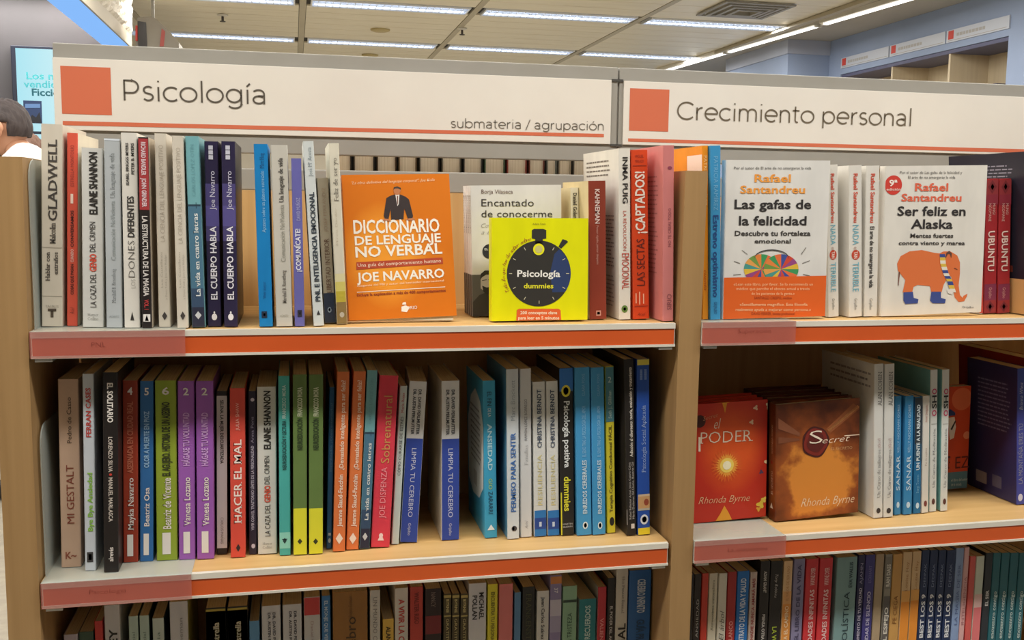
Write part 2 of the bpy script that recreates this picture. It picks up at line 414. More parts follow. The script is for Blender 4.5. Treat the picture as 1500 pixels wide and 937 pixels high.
# ceiling panels, one by one
PERIOD = 1.90; Y0L = 6.60
gx = [-3.73, -2.34, -.95, .44, 1.815, 3.22, 4.58]
pan = {}
def panel(x0, x1, y0, y1):
    k = (round(x1-x0, 3), round(y1-y0, 3))
    if k not in pan: pan[k] = MB().box((0, 0, 0), (x1-x0, y1-y0, .014)).mesh('ceiling_panel', CEILM)
    o = bpy.data.objects.new('ceiling_panel', pan[k]); COL.objects.link(o); o.parent = ce; o.location = (x0, y0, H)
for i in range(len(gx)-1):
    for r in (-1, 0, 1):
        ys = Y0L+r*PERIOD+.30; n = 6; d = (PERIOD-.30)/n
        for k in range(n): panel(gx[i]+.03, gx[i+1]-.03, ys+k*d+.004, ys+(k+1)*d-.004)
for x0, x1 in ((-9, -3.74), (4.59, XW-.002)): MB().box((x0, -6, H), (x1, 12.8, H+.014)).build('ceiling_field', CEILM if x1 < 0 else mottled('grey_soffit', (168, 163, 152), (160, 155, 146), (2, 2, 2), .6), ce)
for x in gx: MB().box((x-.026, -6, H-.004), (x+.026, 12.8, H+.012)).build('ceiling_rail', mottled('rail_metal', (188, 178, 152), (180, 170, 145), (2, 2, 2), .4), ce)
MB().box((gx[0], -6, H), (gx[-1], Y0L-PERIOD-.02, H+.012)).build('ceiling_field', CEILM, ce)
MB().box((gx[0], Y0L+PERIOD*2+.3, H), (gx[-1], 12.8, H+.012)).build('ceiling_field', CEILM, ce)

# louvred luminaires (real lamps): frame, tubes, louvre grid
TUBE = emit('fluorescent_tube', (215, 230, 255), 9.0)
TRAY = emit('lit_reflector', (205, 222, 250), 1.2)
LOUV = mottled('louvre_aluminium', (236, 238, 240), (226, 229, 232), (5, 5, 5), .3)
fixn = 0
lou = {}
def ceiling_light(x0, x1, y0, y1, label, detail=True):
    r = empty('ceiling_light', loc=((x0+x1)/2, (y0+y1)/2, H)); tag(r, label, 'light', 'louvred ceiling lights')
    a, b = (x1-x0)/2, (y1-y0)/2
    k = (round(a, 3), round(b, 3))
    if k not in lou:
        fr = MB().box((-a, -b, -.012), (a, -b+.012, .01)).box((-a, b-.012, -.012), (a, b, .01)).box((-a, -b+.012, -.012), (-a+.012, b-.012, .01)).box((a-.012, -b+.012, -.012), (a, b-.012, .01)).mesh('frame', LOUV)
        tr = MB().box((-a+.012, -b+.012, .006), (a-.012, b-.012, .01)).mesh('reflector', TRAY)
        lv = MB(); n = int(2*a/.055)
        for i in range(1, n): x = -a+2*a*i/n; lv.box((x-.002, -b+.013, -.010), (x+.002, b-.013, .004))
        for j in (-.33, 0, .33): lv.box((-a+.013, j*2*b-.002, -.0105), (a-.013, j*2*b+.002, .0045))
        lou[k] = (fr, tr, lv.mesh('louvre_grid', LOUV))
    for n_, me in zip(('frame', 'reflector', 'louvre_grid'), lou[k]):
        o = bpy.data.objects.new(n_, me); COL.objects.link(o); o.parent = r
        if n_ == 'louvre_grid': o['kind'] = 'stuff'
    for yy in (-b*.45, b*.45):
        if not detail: break
        MB().box((-a+.03, yy-.008, -.004), (a-.03, yy+.008, .005)).build('tube', TUBE, r)
    ld = bpy.data.lights.new('lamp_light', 'AREA'); ld.shape = 'RECTANGLE'; ld.size = 2*a-.05; ld.size_y = 2*b-.03
    ld.energy = LAMP_W; ld.color = LAMP_COL
    lo = bpy.data.objects.new('lamp_light', ld); COL.objects.link(lo); lo.parent = r; lo.location = (0, 0, -.016)
    return r
rows = [Y0L+PERIOD*k for k in range(-4, 3)]
for k, y in enumerate(rows):
    for i in range(len(gx)-1):
        vis = 6.4 < y < 9 and -1 < gx[i] < 4
        if gx[i] < -2.4 and y > 6.5: continue
        pos = ('over the left of the bookcase', 'left of centre', 'right of centre', 'at the right, nearest the strip light')[max(0, min(3, i-2))]
        lb = 'louvred ceiling light %s, in the %s row' % (pos, 'front' if y < 7.5 else 'second') if vis else 'louvred ceiling light, row %s module %s across the shop ceiling' % ('abcdefghij'[k], 'abcdefgh'[i])
        ceiling_light(gx[i]+.06, gx[i+1]-.06, y, y+.28, lb, vis)

# strip of bare linear lamps along the soffit edge
A, B_ = Vector((4.72, 5.452, H)), Vector((4.469, 9.368, H)); D = (B_-A).normalized(); ang = math.atan2(-D.x, D.y)
for i, (s0, s1) in enumerate(((-1.4, .82), (.90, 2.45), (2.5, 4.1))):
    p = A+D*s0; r = empty('strip_light', loc=p-Vector((0, 0, .05))); r.rotation_euler.z = ang
    tag(r, 'bare white linear strip lamp under the ceiling, %s of the run' % ('nearest segment', 'middle segment', 'far segment')[i], 'light', 'linear strip lamps')
    L = s1-s0
    MB().box((-.05, 0, .012), (.03, L, .048)).build('housing', WHITEM, r)
    MB().box((-.02, .02, 0), (.02, L-.02, .012)).build('tube', emit('strip_glow', (255, 252, 244), 3.2), r)
    MB().box((-.03, -.01, -.002), (.03, .02, .012)).box((-.03, L-.02, -.002), (.03, L+.01, .012)).build('end_cap', WHITEM, r)
tr = MB().box((4.50, 3.5, H-.035), (4.56, 9.2, H-.004)).build('trim_2', mottled('soffit_edge', (170, 160, 136), (164, 154, 130), (3, 3, 3), .5)); tag(tr, kind='structure')
tr.rotation_euler.z = 0

# air vent
v0 = atz(1060, 22, H); r = empty('ceiling_vent', loc=(3.85, 6.05, H-.02)); tag(r, 'square louvred air vent in the ceiling above the right sign', 'vent')
for k in range(4):
    s = .29-.06*k
    MB().box((-s, -s, -.006*k), (s, -s+.03, .012)).box((-s, s-.03, -.006*k), (s, s, .012)).box((-s, -s+.03, -.006*k), (-s+.03, s-.03, .012)).box((s-.03, -s+.03, -.006*k), (s, s-.03, .012)).build('vane', mottled('vent_metal', (150, 146, 135), (142, 138, 128), (5, 5, 5), .5), r)
# sprinklers and detectors
def lathe(prof, n=16):
    mb = MB()
    for i, (r_, z) in enumerate(prof):
        for k in range(n): mb.v.append((r_*math.cos(2*PI*k/n), r_*math.sin(2*PI*k/n), z))
    for i in range(len(prof)-1):
        for k in range(n):
            j = (k+1) % n; mb.f.append((i*n+k, i*n+j, (i+1)*n+j, (i+1)*n+k)); mb.m.append(0)
    mb.f.append(tuple(range(n-1, -1, -1))); mb.f.append(tuple((len(prof)-1)*n+k for k in range(n))); mb.m += [0, 0]
    return mb
for (x, y), lb in (((326, 21), 'small dark sprinkler head hanging from the ceiling at left'), ((677, 41), 'small dark sprinkler head hanging from the ceiling at centre')):
    p = atz(x, y, H); r = empty('sprinkler', loc=(p.x, p.y, H-.004)); tag(r, lb, 'sprinkler', 'ceiling sprinklers')
    lathe([(.045, 0), (.045, -.006), (.02, -.012), (.012, -.014)]).build('base', WHITEM, r)
    lathe([(.010, -.014), (.010, -.05), (.024, -.052), (.024, -.057), (.004, -.06)]).build('nozzle', flat((60, 52, 44), .5), r)
for (x, y), lb in (((557, 43), 'round flush ceiling disc left of the centre louvre lights'), ((542, 80), 'round flush ceiling disc just above the left sign')):
    p = atz(x, y, H); o = lathe([(.09, 0), (.085, -.012), (.06, -.02), (.01, -.022)]).build('ceiling_disc', flat((190, 172, 120), .5)); o.location = (p.x, p.y, H-.001)
    tag(o, lb, 'detector', 'ceiling discs')

# hanging bulkhead with blue light strip at left
r = empty('light_bulkhead', loc=(-.96, 5.2, 2.507)); tag(r, 'beige hanging ceiling bulkhead with a blue-lit underside at upper left', 'bulkhead')
MB().box((-.10, -2.6, .004), (.10, 1.7, .392)).build('box', mottled('bulkhead_paint', (178, 168, 148), (170, 160, 141), (3, 3, 3), .7), r)
MB().box((-.095, -2.55, -.004), (.085, 1.66, .004)).build('light_strip', emit('blue_light_panel', (134, 184, 246), 1.3), r)
mb = MB(); n1, n2 = 46, 12; rnd = random.Random(3)
for j in range(n2+1):
    for i in range(n1+1):
        e = 0 if i in (0, n1) or j in (0, n2) else rnd.uniform(.004, .028)
        mb.v.append((.1005+e, -.6+2.3*i/n1, .10+.285*j/n2))
for j in range(n2):
    for i in range(n1):
        a = j*(n1+1)+i; mb.f.append((a, a+1, a+n1+2, a+n1+1)); mb.m.append(0)
mb.build('rough_plaster', mottled('rough_white', (222, 214, 198), (200, 190, 172), (60, 60, 60), .7), r)
# hanging projector box
p = aty(199, 66, 6.3)
r = empty('hanging_monitor', loc=p); tag(r, 'grey hanging equipment box with a dark red-edged front beside the bulkhead', 'box')
q = lambda x, y: ((aty(x, y, 6.3)-p).x, (aty(x, y, 6.3)-p).z)
MB().prism([q(199, 72), q(262, 76), q(262, 62), q(250, 48), q(228, 27), q(222, 24), q(201, 26)], 1, 0, .35).build('housing', mottled('grey_plastic', (150, 143, 130), (142, 135, 123), (5, 5, 5), .5), r)
MB().prism([q(203, 70), q(216, 70), q(214, 33), q(202, 31)], 1, -.012, 0).build('front_glass', flat((42, 36, 34), .3), r)
MB().prism([q(199, 60), q(202, 60), q(202, 38), q(199, 38)], 1, -.02, 0).build('red_edge', flat((190, 50, 40), .4), r)
MB().prism([q(234, 68), q(240, 68), q(242, 46), q(237, 42)], 1, -.006, 0).build('red_mark', flat((170, 70, 60), .4), r)
MB().box((.1, .1, .2), (.12, .12, H-p.z-.003)).build('hanger_rod', GREY, r)

# left wall screen
a = aty(15, 66, 6.95); r = empty('wall_screen', loc=(a.x, 6.95, a.z-1.45)); tag(r, 'glowing pale blue wall display with a bestseller heading behind the man', 'screen')
def screen_mat():
    m = bpy.data.materials.new('screen_glow'); m.use_nodes = True; nt = m.node_tree; nt.nodes.clear()
    e = nt.nodes.new('ShaderNodeEmission'); o = nt.nodes.new('ShaderNodeOutputMaterial'); tc = nt.nodes.new('ShaderNodeTexCoord'); g = nt.nodes.new('ShaderNodeSeparateXYZ'); cr = nt.nodes.new('ShaderNodeValToRGB')
    cr.color_ramp.elements[0].color = lin((176, 230, 242)); cr.color_ramp.elements[1].color = lin((226, 248, 248)); cr.color_ramp.elements[1].position = .9
    nt.links.new(tc.outputs['Generated'], g.inputs[0]); nt.links.new(g.outputs[0], cr.inputs[0]); nt.links.new(cr.outputs[0], e.inputs[0]); e.inputs[1].default_value = 1.25; nt.links.new(e.outputs[0], o.inputs[0]); return m
MB().box((0, 0, 0), (.84, .05, 1.45)).build('frame', flat((26, 32, 52), .4), r, .004)
MB().box((.035, -.003, .03), (.81, 0, 1.43)).build('display', screen_mat(), r)
f = Face(r, Matrix.Translation(r.location), (0, -.003, 0), (1, 0, 0), (0, 0, 1), (0, -1, 0), .84, 1.45)
f.tpx('Los más', 39, 116, 100, 117, 10, (70, 176, 186), 'b', off=.004); f.tpx('vendidos', 35, 128, 100, 129, 10, (70, 170, 182), 'b', off=.004)
f.tpx('Ficción', 47, 140, 96, 141, 10, (20, 90, 104), 'c', off=.004)
f.poly([(35, 180), (62, 181), (61, 148), (34, 147)], (40, 60, 100), 'book_picture', .002, True)
f.poly([(37, 158), (59, 158), (59, 152), (37, 152)], (95, 130, 180), 'picture_title', .003, True)
f.poly([(40, 180), (47, 168), (53, 172), (58, 164), (61, 180)], (30, 32, 40), 'picture_figure', .003, True)
f.poly([(40, 196), (78, 197), (78, 193), (40, 192)], (30, 40, 60), 'screen_line', .002, True)

# ================================================================== PEOPLE
def skin_obj(name, joints, bones, mat, parent, sub=2):
    """one continuous surface grown round a jointed skeleton"""
    names = list(joints); me = bpy.data.meshes.new(name)
    me.from_pydata([joints[n][:3] for n in names], [(names.index(a), names.index(b)) for a, b in bones], []); me.materials.append(mat)
    o = bpy.data.objects.new(name, me); COL.objects.link(o); o.parent = parent
    m = o.modifiers.new('skin', 'SKIN'); m.use_smooth_shade = True
    sv = me.skin_vertices[0].data if len(me.skin_vertices) else None
    for i, n in enumerate(names):
        r = joints[n][3]; r2 = joints[n][4] if len(joints[n]) > 4 else r
        sv[i].radius = (r, r2); sv[i].use_root = (i == 0)
    s = o.modifiers.new('subdivision', 'SUBSURF'); s.levels = sub; s.render_levels = sub
    return o
def blob(center, size, shape=None, nu=28, nv=20, flt=None):
    mb = MB(); C = Vector(center)
    for j in range(nv+1):
        ph = PI*j/nv
        for i in range(nu):
            th = 2*PI*i/nu; p = Vector((math.sin(ph)*math.cos(th), math.sin(ph)*math.sin(th), math.cos(ph)))
            q = Vector((p.x*size[0], p.y*size[1], p.z*size[2]))
            if shape: q = shape(p, q)
            mb.v.append(tuple(C+q))
    for j in range(nv):
        for i in range(nu):
            k = (i+1) % nu; f_ = (j*nu+i, (j+1)*nu+i, (j+1)*nu+k, j*nu+k)
            if flt and not flt([Vector(mb.v[t])-C for t in f_]): continue
            mb.f.append(f_); mb.m.append(0)
    return mb
def person(loc, yaw, label, hair_c, shirt_c, scale=1.0, long_hair=False, mask=True):
    root = empty('person', Matrix.Translation(loc) @ Matrix.Rotation(math.radians(yaw), 4, 'Z') @ Matrix.Scale(scale, 4))
    tag(root, label, 'person')
    SK = mottled('skin_tone', (196, 146, 116), (186, 134, 104), (12, 12, 12), .55)
    SH = mottled('shirt_cloth_%d' % shirt_c[0], shirt_c, tuple(v-10 for v in shirt_c), (14, 14, 14), .8, bump=.3)
    TR = mottled('trouser_cloth', (52, 54, 66), (44, 46, 58), (14, 14, 14), .85)
    # joints: x right, y forward, z up (metres), radius
    J = {'pelvis': (0, 0, .95, .13, .10), 'waist': (0, 0, 1.10, .125, .095), 'chest': (0, .01, 1.30, .15, .105), 'upper': (0, -.01, 1.42, .10, .08), 'neck': (0, 0, 1.50, .055, .055), 'skull': (0, .07, 1.56, .052, .058)}
    Bn = [('pelvis', 'waist'), ('waist', 'chest'), ('chest', 'upper'), ('upper', 'neck'), ('neck', 'skull')]
    for sg, L in ((-1, 'l'), (1, 'r')):
        J.update({'sh'+L: (.17*sg, -.01, 1.42, .058), 'el'+L: (.23*sg, -.02, 1.14, .042), 'wr'+L: (.22*sg, .14, .94, .028), 'pa'+L: (.215*sg, .19, .885, .032, .018),
                  'hip'+L: (.095*sg, 0, .88, .085), 'kn'+L: (.105*sg, .02, .49, .058), 'an'+L: (.11*sg, -.01, .09, .04), 'to'+L: (.125*sg, .17, .035, .036, .028)})
        Bn += [('upper', 'sh'+L), ('sh'+L, 'el'+L), ('el'+L, 'wr'+L), ('wr'+L, 'pa'+L), ('pelvis', 'hip'+L), ('hip'+L, 'kn'+L), ('kn'+L, 'an'+L), ('an'+L, 'to'+L)]
        for k in range(5):                                      # fingers and thumb, slightly curled
            bx = (.215+(-.022+.0145*k if k < 4 else -.034))*sg; by = .205 if k < 4 else .165; ln = (.034, .040, .037, .029, .024)[k]
            J['f%s%da' % (L, k)] = (bx, by+.008, .872, .0095); J['f%s%db' % (L, k)] = (bx, by+ln*.75, .850, .0085); J['f%s%dc' % (L, k)] = (bx, by+ln*.9, .826-ln*.3, .0075)
            Bn += [('pa'+L, 'f%s%da' % (L, k)), ('f%s%da' % (L, k), 'f%s%db' % (L, k)), ('f%s%db' % (L, k), 'f%s%dc' % (L, k))]
    JB = {n: (v if n[0] in 'f' or n in ('neck', 'skull') or n.startswith(('wr', 'pa', 'to')) else v[:3]+tuple(r_*.74 for r_ in v[3:])) for n, v in J.items()}
    skin_obj('body', JB, Bn, SK, root)
    pick = lambda ns, g: {n: (J[n][:3]+tuple(v+g for v in J[n][3:])) for n in ns}
    up = ['chest', 'waist', 'pelvis', 'upper', 'shl', 'ell', 'wrl', 'shr', 'elr', 'wrr']
    S = pick(up, .014); S['upper'] = (0, -.005, 1.455, .135, .105); S['collar'] = (0, .04, 1.552, .070, .074)
    skin_obj('shirt', S, [('chest', 'waist'), ('waist', 'pelvis'), ('chest', 'upper'), ('upper', 'collar'), ('upper', 'shl'), ('shl', 'ell'), ('ell', 'wrl'), ('upper', 'shr'), ('shr', 'elr'), ('elr', 'wrr')], SH, root)
    T_ = pick(['pelvis', 'hipl', 'knl', 'anl', 'hipr', 'knr', 'anr'], .02)
    skin_obj('trousers', T_, [('pelvis', 'hipl'), ('hipl', 'knl'), ('knl', 'anl'), ('pelvis', 'hipr'), ('hipr', 'knr'), ('knr', 'anr')], TR, root)
    for sg in (-1, 1):
        smooth(blob((.118*sg, .075, .045), (.048, .145, .05), lambda p, q: Vector((q.x, q.y, max(q.z, -.043)*(1 if p.y < .2 else .7)))).build('shoe', flat((34, 30, 30), .4), root))
    hc = (0, .075, 1.605)
    def head(p, q):
        x, y, z = q
        if z < 0: x *= 1-.30*(-z/.12); y = y*(1-.18*(-z/.12))+(.012 if y > 0 else .012)*(-z/.12)*2
        if y > 0: y *= .96
        nose = math.exp(-((p.x/.16)**2)-(((p.z+.12)/.2)**2)) if p.y > 0 else 0
        brow = math.exp(-((p.z-.18)/.12)**2)*.004 if p.y > .3 else 0
        sock = -.006*math.exp(-(((abs(p.x)-.42)/.16)**2)-(((p.z-.02)/.12)**2)) if p.y > 0 else 0
        lips = .005*math.exp(-((p.x/.3)**2)-(((p.z+.5)/.09)**2)) if p.y > 0 else 0
        return Vector((x, y+nose*.022+brow+sock+lips, z))
    smooth(blob(hc, (.077, .098, .12), head, 40, 30).build('head', SK, root))
    for sg in (-1, 1):
        e = smooth(blob((.079*sg, .065, 1.598), (.009, .019, .032), lambda p, q: Vector((q.x+.006*sg*(p.y < 0), q.y*(1-.25*(p.z < 0)), q.z)), 14, 12).build('ear', SK, root))
        smooth(blob((.031*sg, .162, 1.612), (.013, .010, .009), None, 12, 10).build('eye', flat((232, 228, 222), .2), root))
        smooth(blob((.031*sg, .1705, 1.612), (.0055, .003, .0055), None, 10, 8).build('iris', flat((50, 36, 28), .2), root))
    HM = mottled('hair_%d' % hair_c[0], hair_c, tuple(v+16 for v in hair_c), (160, 40, 20), .7, 4, .4)
    def hs(p, q):
        r_ = 1+.02*math.sin(p.x*17+p.z*11)+.015*math.sin(p.y*29)
        z = q.z
        if z < 0: return Vector((q.x*(1-.26*(-z/.12)), q.y*(1-.12*(-z/.12)), z))*r_
        return Vector((q.x*r_, q.y*r_, q.z*r_))
    low = -.20 if long_hair else -.045
    hz = .165 if long_hair else .128
    keep = lambda vs_: all(v.z > (.06 if v.y > .05 else (.022 if v.y > -.032 and abs(v.x) > .05 else (low if v.y < 0 else .02))) for v in vs_)
    h = smooth(blob(hc, (.087, .108, hz), hs, 48, 34, keep).build('hair', HM, root)); so = h.modifiers.new('solid', 'SOLIDIFY'); so.thickness = .008
    if mask:
        MK = flat((50, 50, 56), .8)
        kp = lambda vs_: all(v.y > .02 and -.125 < v.z < -.018 for v in vs_)
        mk = smooth(blob(hc, (.082, .112, .123), head, 40, 34, kp).build('face_mask', MK, root)); so = mk.modifiers.new('solid', 'SOLIDIFY'); so.thickness = .002
        for sg in (-1, 1): MB().box((min(.076*sg, .080*sg), .06, 1.578), (max(.076*sg, .080*sg), .125, 1.581)).build('mask_loop', MK, root)
        g = []
        for sg in (-1, 1):
            GM = flat((40, 38, 40), .3); m_ = MB(); n = 20
            for i in range(n):
                for rr in (.021, .0235): m_.v += [(.034*sg+rr*math.cos(2*PI*i/n), .182, 1.613+rr*.8*math.sin(2*PI*i/n)), (.034*sg+rr*math.cos(2*PI*i/n), .186, 1.613+rr*.8*math.sin(2*PI*i/n))]
            for i in range(n):
                a, b = i*4, ((i+1) % n)*4
                for q in ((a, b, b+2, a+2), (a+1, a+3, b+3, b+1), (a+2, b+2, b+3, a+3), (a, a+1, b+1, b)): m_.f.append(q); m_.m.append(0)
            m_.build('glasses_rim', GM, root)
            MB().prism([(.057*sg, .184), (.0595*sg, .184), (.0885*sg, .06), (.086*sg, .06)], 2, 1.614, 1.617).build('glasses_arm', GM, root)
        MB().box((-.012, .183, 1.615), (.012, .186, 1.618)).build('glasses_bridge', flat((40, 38, 40), .3), root)
    return root
PM = aty(33, 144, 3.4); sc_p = PM.z/1.735
person(Vector((PM.x, PM.y, 0)), 78, 'man with greying dark hair, glasses and dark face mask in a white shirt, facing left', (46, 36, 34), (226, 222, 216), sc_p)
PM = aty(56, 187, 5.0); sc_p = PM.z/1.80
person(Vector((PM.x, PM.y, 0)), 60, 'brown-haired person almost hidden behind the header sign beneath the wall display', (96, 66, 50), (120, 96, 84), sc_p, True, False)

# ================================================================== BOOKCASE
W, PB, UW, ZB, DEP = .92, .964, .036, 1.134, .30
bc = empty('bookcase', loc=(0, 0, 0)); tag(bc, 'double-sided oak bookcase of two bays with orange-edged shelves and grey header frame', 'bookcase')
def upright(x0, x1, name, dx):
    o = MB().box((x0, .001, 0), (x1, .315, 1.1)).box((x0, .001, 1.1), (x1, .315, 1.403)).box((x0, .345, 0), (x1, .66, 1.403)).build(name, OAK, bc)
    for v in o.data.vertices:
        if v.co.z > 1.3: v.co.x += dx
    return o
upright(-.046, -.004, 'side_panel', .003)
upright(.9265, .9625, 'divider_panel', .003)
upright(PB+W+.005, PB+W+.045, 'side_panel', 0)
for x0 in (0, PB):
    MB().box((x0-.0015, .318, 0), (x0+W+.002, .326, 1.367)).build('back_panel', OAKB, bc)
    MB().box((x0-.0015, .334, 0), (x0+W+.002, .342, 1.367)).build('back_panel', OAKB, bc)
    MB().box((x0-.003, .322, 1.3675), (x0+W+.004, .345, 1.4035)).build('lower_beam', GREY, bc, .002)
    xa = -.028 if x0 == 0 else .9285
    xb = .9255 if x0 == 0 else xa+.958
    MB().box((xa, .326, 1.429), (xb, .356, 1.5975)).build('header_beam', GREY, bc, .0015)
for x in (-.026, .9165, PB+W): MB().box((x, .331, 1.38), (x+.022, .352, 1.59)).build('header_post', GREY, bc)
MB().box((.9135, .3235, 1.572), (.935, .326, 1.576)).box((.9135, .3235, 1.456), (.935, .326, 1.460)).build('joint_clip', flat((70, 68, 64), .5), bc)
for bi, x0 in enumerate((0, PB)):
    for zi, zt in enumerate((Z1, Z2, Z3, .16)):
        sh = MB().box((x0-.002, .006, zt-.022), (x0+W+.002, .3175, zt-.0013)).build('shelf', OAK2, bc)
        zb = zt-.0375
        if zi < 3:
            MB().box((x0, .0005, zb), (x0+W, .006, zt-.0012)).box((x0, -.0025, zb), (x0+W, .0005, zb+.0036)).box((x0, -.002, zt-.0095), (x0+W, .0005, zt-.0012)).build('price_rail', WHITEM, sh)
            MB().box((x0+.0015, -.0008, zb+.0038), (x0+W-.0015, .0003, zt-.0098)).build('orange_insert', ORANGE, sh)
            for xx in (x0+.004, x0+W-.026): MB().box((xx, -.001, zb-.0045), (xx+.022, .03, zb-.0005)).build('shelf_clip', mottled('clip_metal', (190, 188, 180), (180, 178, 170), (9, 9, 9), .35, metallic=.5), sh)
        MB().box((x0-.002, .3435, zt-.022), (x0+W+.002, .655, zt-.0013)).build('shelf', OAK2, bc)
    MB().box((x0-.002, .03, 0), (x0+W+.002, .05, .137)).build('plinth', OAK, bc)

# ------------------------------------------------------------------ translucent shelf dividers
def shelf_divider(x0, x1, zt, text, tx, label, plate):
    r = empty('shelf_divider', loc=(x0, 0, zt)); tag(r, label, 'divider', 'translucent shelf dividers')
    L = x1-x0
    MB().box((0, -.0045, -.0011), (L, .27, -.0001)).build('base_plate', TRANS, r)
    MB().box((0, -.0058, -.0365), (L, -.0046, -.0003)).build('label_pocket', translucent(.36, (200, 122, 112)), r)
    if plate:
        pts = [(.022, 0), (.27, 0), (.27, plate), (.05, plate)]+[(.05-.028*math.sin(a), plate-.028+.028*math.cos(a)) for a in (PI/8, PI/4, 3*PI/8, PI/2)]
        MB().prism(pts, 0, .0005, .0022).build('upright_plate', TRANS, r)
    f = Face(r, Matrix.Translation(r.location), (0, -.0058, -.0365), (1, 0, 0), (0, 0, 1), (0, -1, 0), L, .036)
    f.tpx(text, tx[0], tx[1], tx[2], tx[3], tx[4], (120, 52, 44), 'l')
shelf_divider(-.0005, .1985, Z1, 'PNL', (134, 508, 155, 508, 7), 'translucent grey divider reading PNL at the left end of the top shelf', .23)
shelf_divider(-.0005, .1985, Z2, 'Psicología', (131, 870, 185, 867, 6.5), 'translucent grey divider reading Psicología on the middle shelf at left', .215)
shelf_divider(PB-.0005, PB+.157, Z1, 'Superación', (1081, 488, 1129, 487, 6.5), 'translucent divider reading Superación on the right bay top shelf', 0)
shelf_divider(PB-.0005, PB+.157, Z2, 'La autoestima', (1066, 808, 1124, 805, 6), 'translucent divider reading La autoestima on the right bay middle shelf', 0)

# ------------------------------------------------------------------ header signs
def header_sign(x0, label, sq):
    r = empty('header_sign', loc=(x0, .322, 1.4596)); tag(r, label, 'sign')
    MB().box((0, 0, 0), (.9405, .0035, .1143)).build('card', CARD, r, .0006)
    f = Face(r, Matrix.Translation(r.location), (0, 0, 0), (1, 0, 0), (0, 0, 1), (0, -1, 0), .9405, .1143)
    f.rect(.0115, .0254, .0874, .1013, SQO, 'orange_square', .0004)
    return r, f
r, f = header_sign(-.028, 'long white sign card reading Psicología above the left bay', 0)
f.poly([(92, 177), (884.5, 196), (884.5, 201), (92, 183.3)], SQO, 'orange_stripe', .0004, True)
stroke_px(f, 'Psicología', 178.5, 147, 391.5, 153, 30.5, (84, 76, 66), .085)
stroke_px(f, 'submateria / agrupación', 660, 187, 885, 191, 13.5, (104, 98, 88), .095)
r, f = header_sign(.936, 'long white sign card reading Crecimiento personal above the right bay', 1)
f.poly([(920, 202.5), (1700, 224), (1700, 229.5), (920, 207.3)], SQO, 'orange_stripe', .0004, True)
stroke_px(f, 'Crecimiento personal', 991, 175, 1336, 185, 26.5, (104, 92, 74), .09)

# ================================================================== BOOKS: top shelf, left bay
WHT = (222, 218, 208); K = (40, 36, 34); GD = 'books on the top shelf of the left bay'
R = Row(Z1, GD)
T = lambda *a: a
R.book((60, 92, 182, 61, 97, 478.5), (216, 208, 193), 'tall off-white book with grey serif capitals, leftmost on the top shelf', [
    T('GLADWELL', 204, 322, .4, (70, 64, 60), 'u', .54, 'S'), T('Malcolm', 325, 356, .26, (88, 82, 76), 'u', .54, 'S'), T('Hablar con', 368, 411, .2, (80, 74, 68), 'u', .3, 'S'), T('extraños', 368, 401, .2, (80, 74, 68), 'u', .68, 'S'), T('TAURUS', 447, 450.5, .62, (140, 132, 120), 'h', .5, 's')],
    [(361, 362, (176, 168, 154)), (433, 434, (176, 168, 154))], w=.16, marks=[('r', 452, 456, .3, .7, (84, 72, 60)), ('r', 455, 465, .43, .57, (84, 72, 60))], gap=.0)
R.book((98, 114, 195, 98, 116, 477.5), (226, 96, 76), 'slim coral red spine beside the tall off-white book', [
    T('COSAS QUE PASAN', 386, 431, .26, (60, 36, 34), 'u', .5, 'b'), T('CUANDO', 364, 383, .26, (240, 200, 190), 'u', .5, 'b'), T('CONVERSAMOS', 307, 361, .26, (70, 40, 38), 'u', .5, 'b'), T('ESTRELLA MONTOLÍO', 212, 272, .3, (168, 66, 58), 'u'), T('Ariel', 450, 460, .4, (120, 44, 38), 'u', .5, 'i')], marks=[('r', 283, 297, .35, .6, (250, 222, 205))], front=(226, 216, 196))
R.book((119, 151, 217, 121, 152.5, 479.5), (214, 214, 210), 'thick white spine with heavy black capitals and one orange-red word, top shelf', [
    T('ELAINE SHANNON', 223, 313, .36, K, 'u', .55, 'c'), T('DEL CRIMEN', 324, 368, .26, K, 'u', .5, 'n'), T('GENIO', 371, 397, .3, (214, 80, 58), 'u', .52, 'c'), T('LA CAZA DEL', 400, 450, .28, K, 'u', .52, 'n'), T('Harper', 459, 463, .5, (120, 116, 110), 'h', .5, 's'), T('Collins', 465, 469, .5, (120, 116, 110), 'h', .5, 's')], front=(230, 222, 205))
R.book((152, 176, 203, 156, 180.5, 480), (184, 190, 194), 'glossy light grey spine with thin dark lettering, third book from the coral one', [
    T('Un lenguaje de vida', 224, 289, .28, (110, 116, 116), 'u', .5, 's'), T('Comunicación NoViolenta', 293, 380, .28, (140, 148, 148), 'u'), T('Marshall B. Rosenberg', 393, 443, .24, (90, 94, 96), 'u', .5, 's'), T('ACANTO', 462, 465, .6, (130, 134, 134), 'h')], [(203.5, 206, (214, 222, 232))])
R.book((177, 201, 194.5, 182.5, 207, 480), (228, 224, 216), 'white spine with bold dark capitals in two weights, beside the black and red spine', [
    T('ISABEL BRIGGS MYERS', 209, 270, .17, K, 'u', .36, 'b'), T('PETER B. MYERS', 209, 254, .17, K, 'u', .7, 'b'), T('DIFERENTES', 286, 346, .4, (50, 48, 48), 'u', .52, 'b'), T('DONES', 351, 405, .4, (70, 68, 66), 'u', .52, 'l'), T('LOS', 408, 421, .28, (150, 146, 140), 'u', .6, 'l')], marks=[('t', 456, 469, .38, .62, (50, 46, 44))])
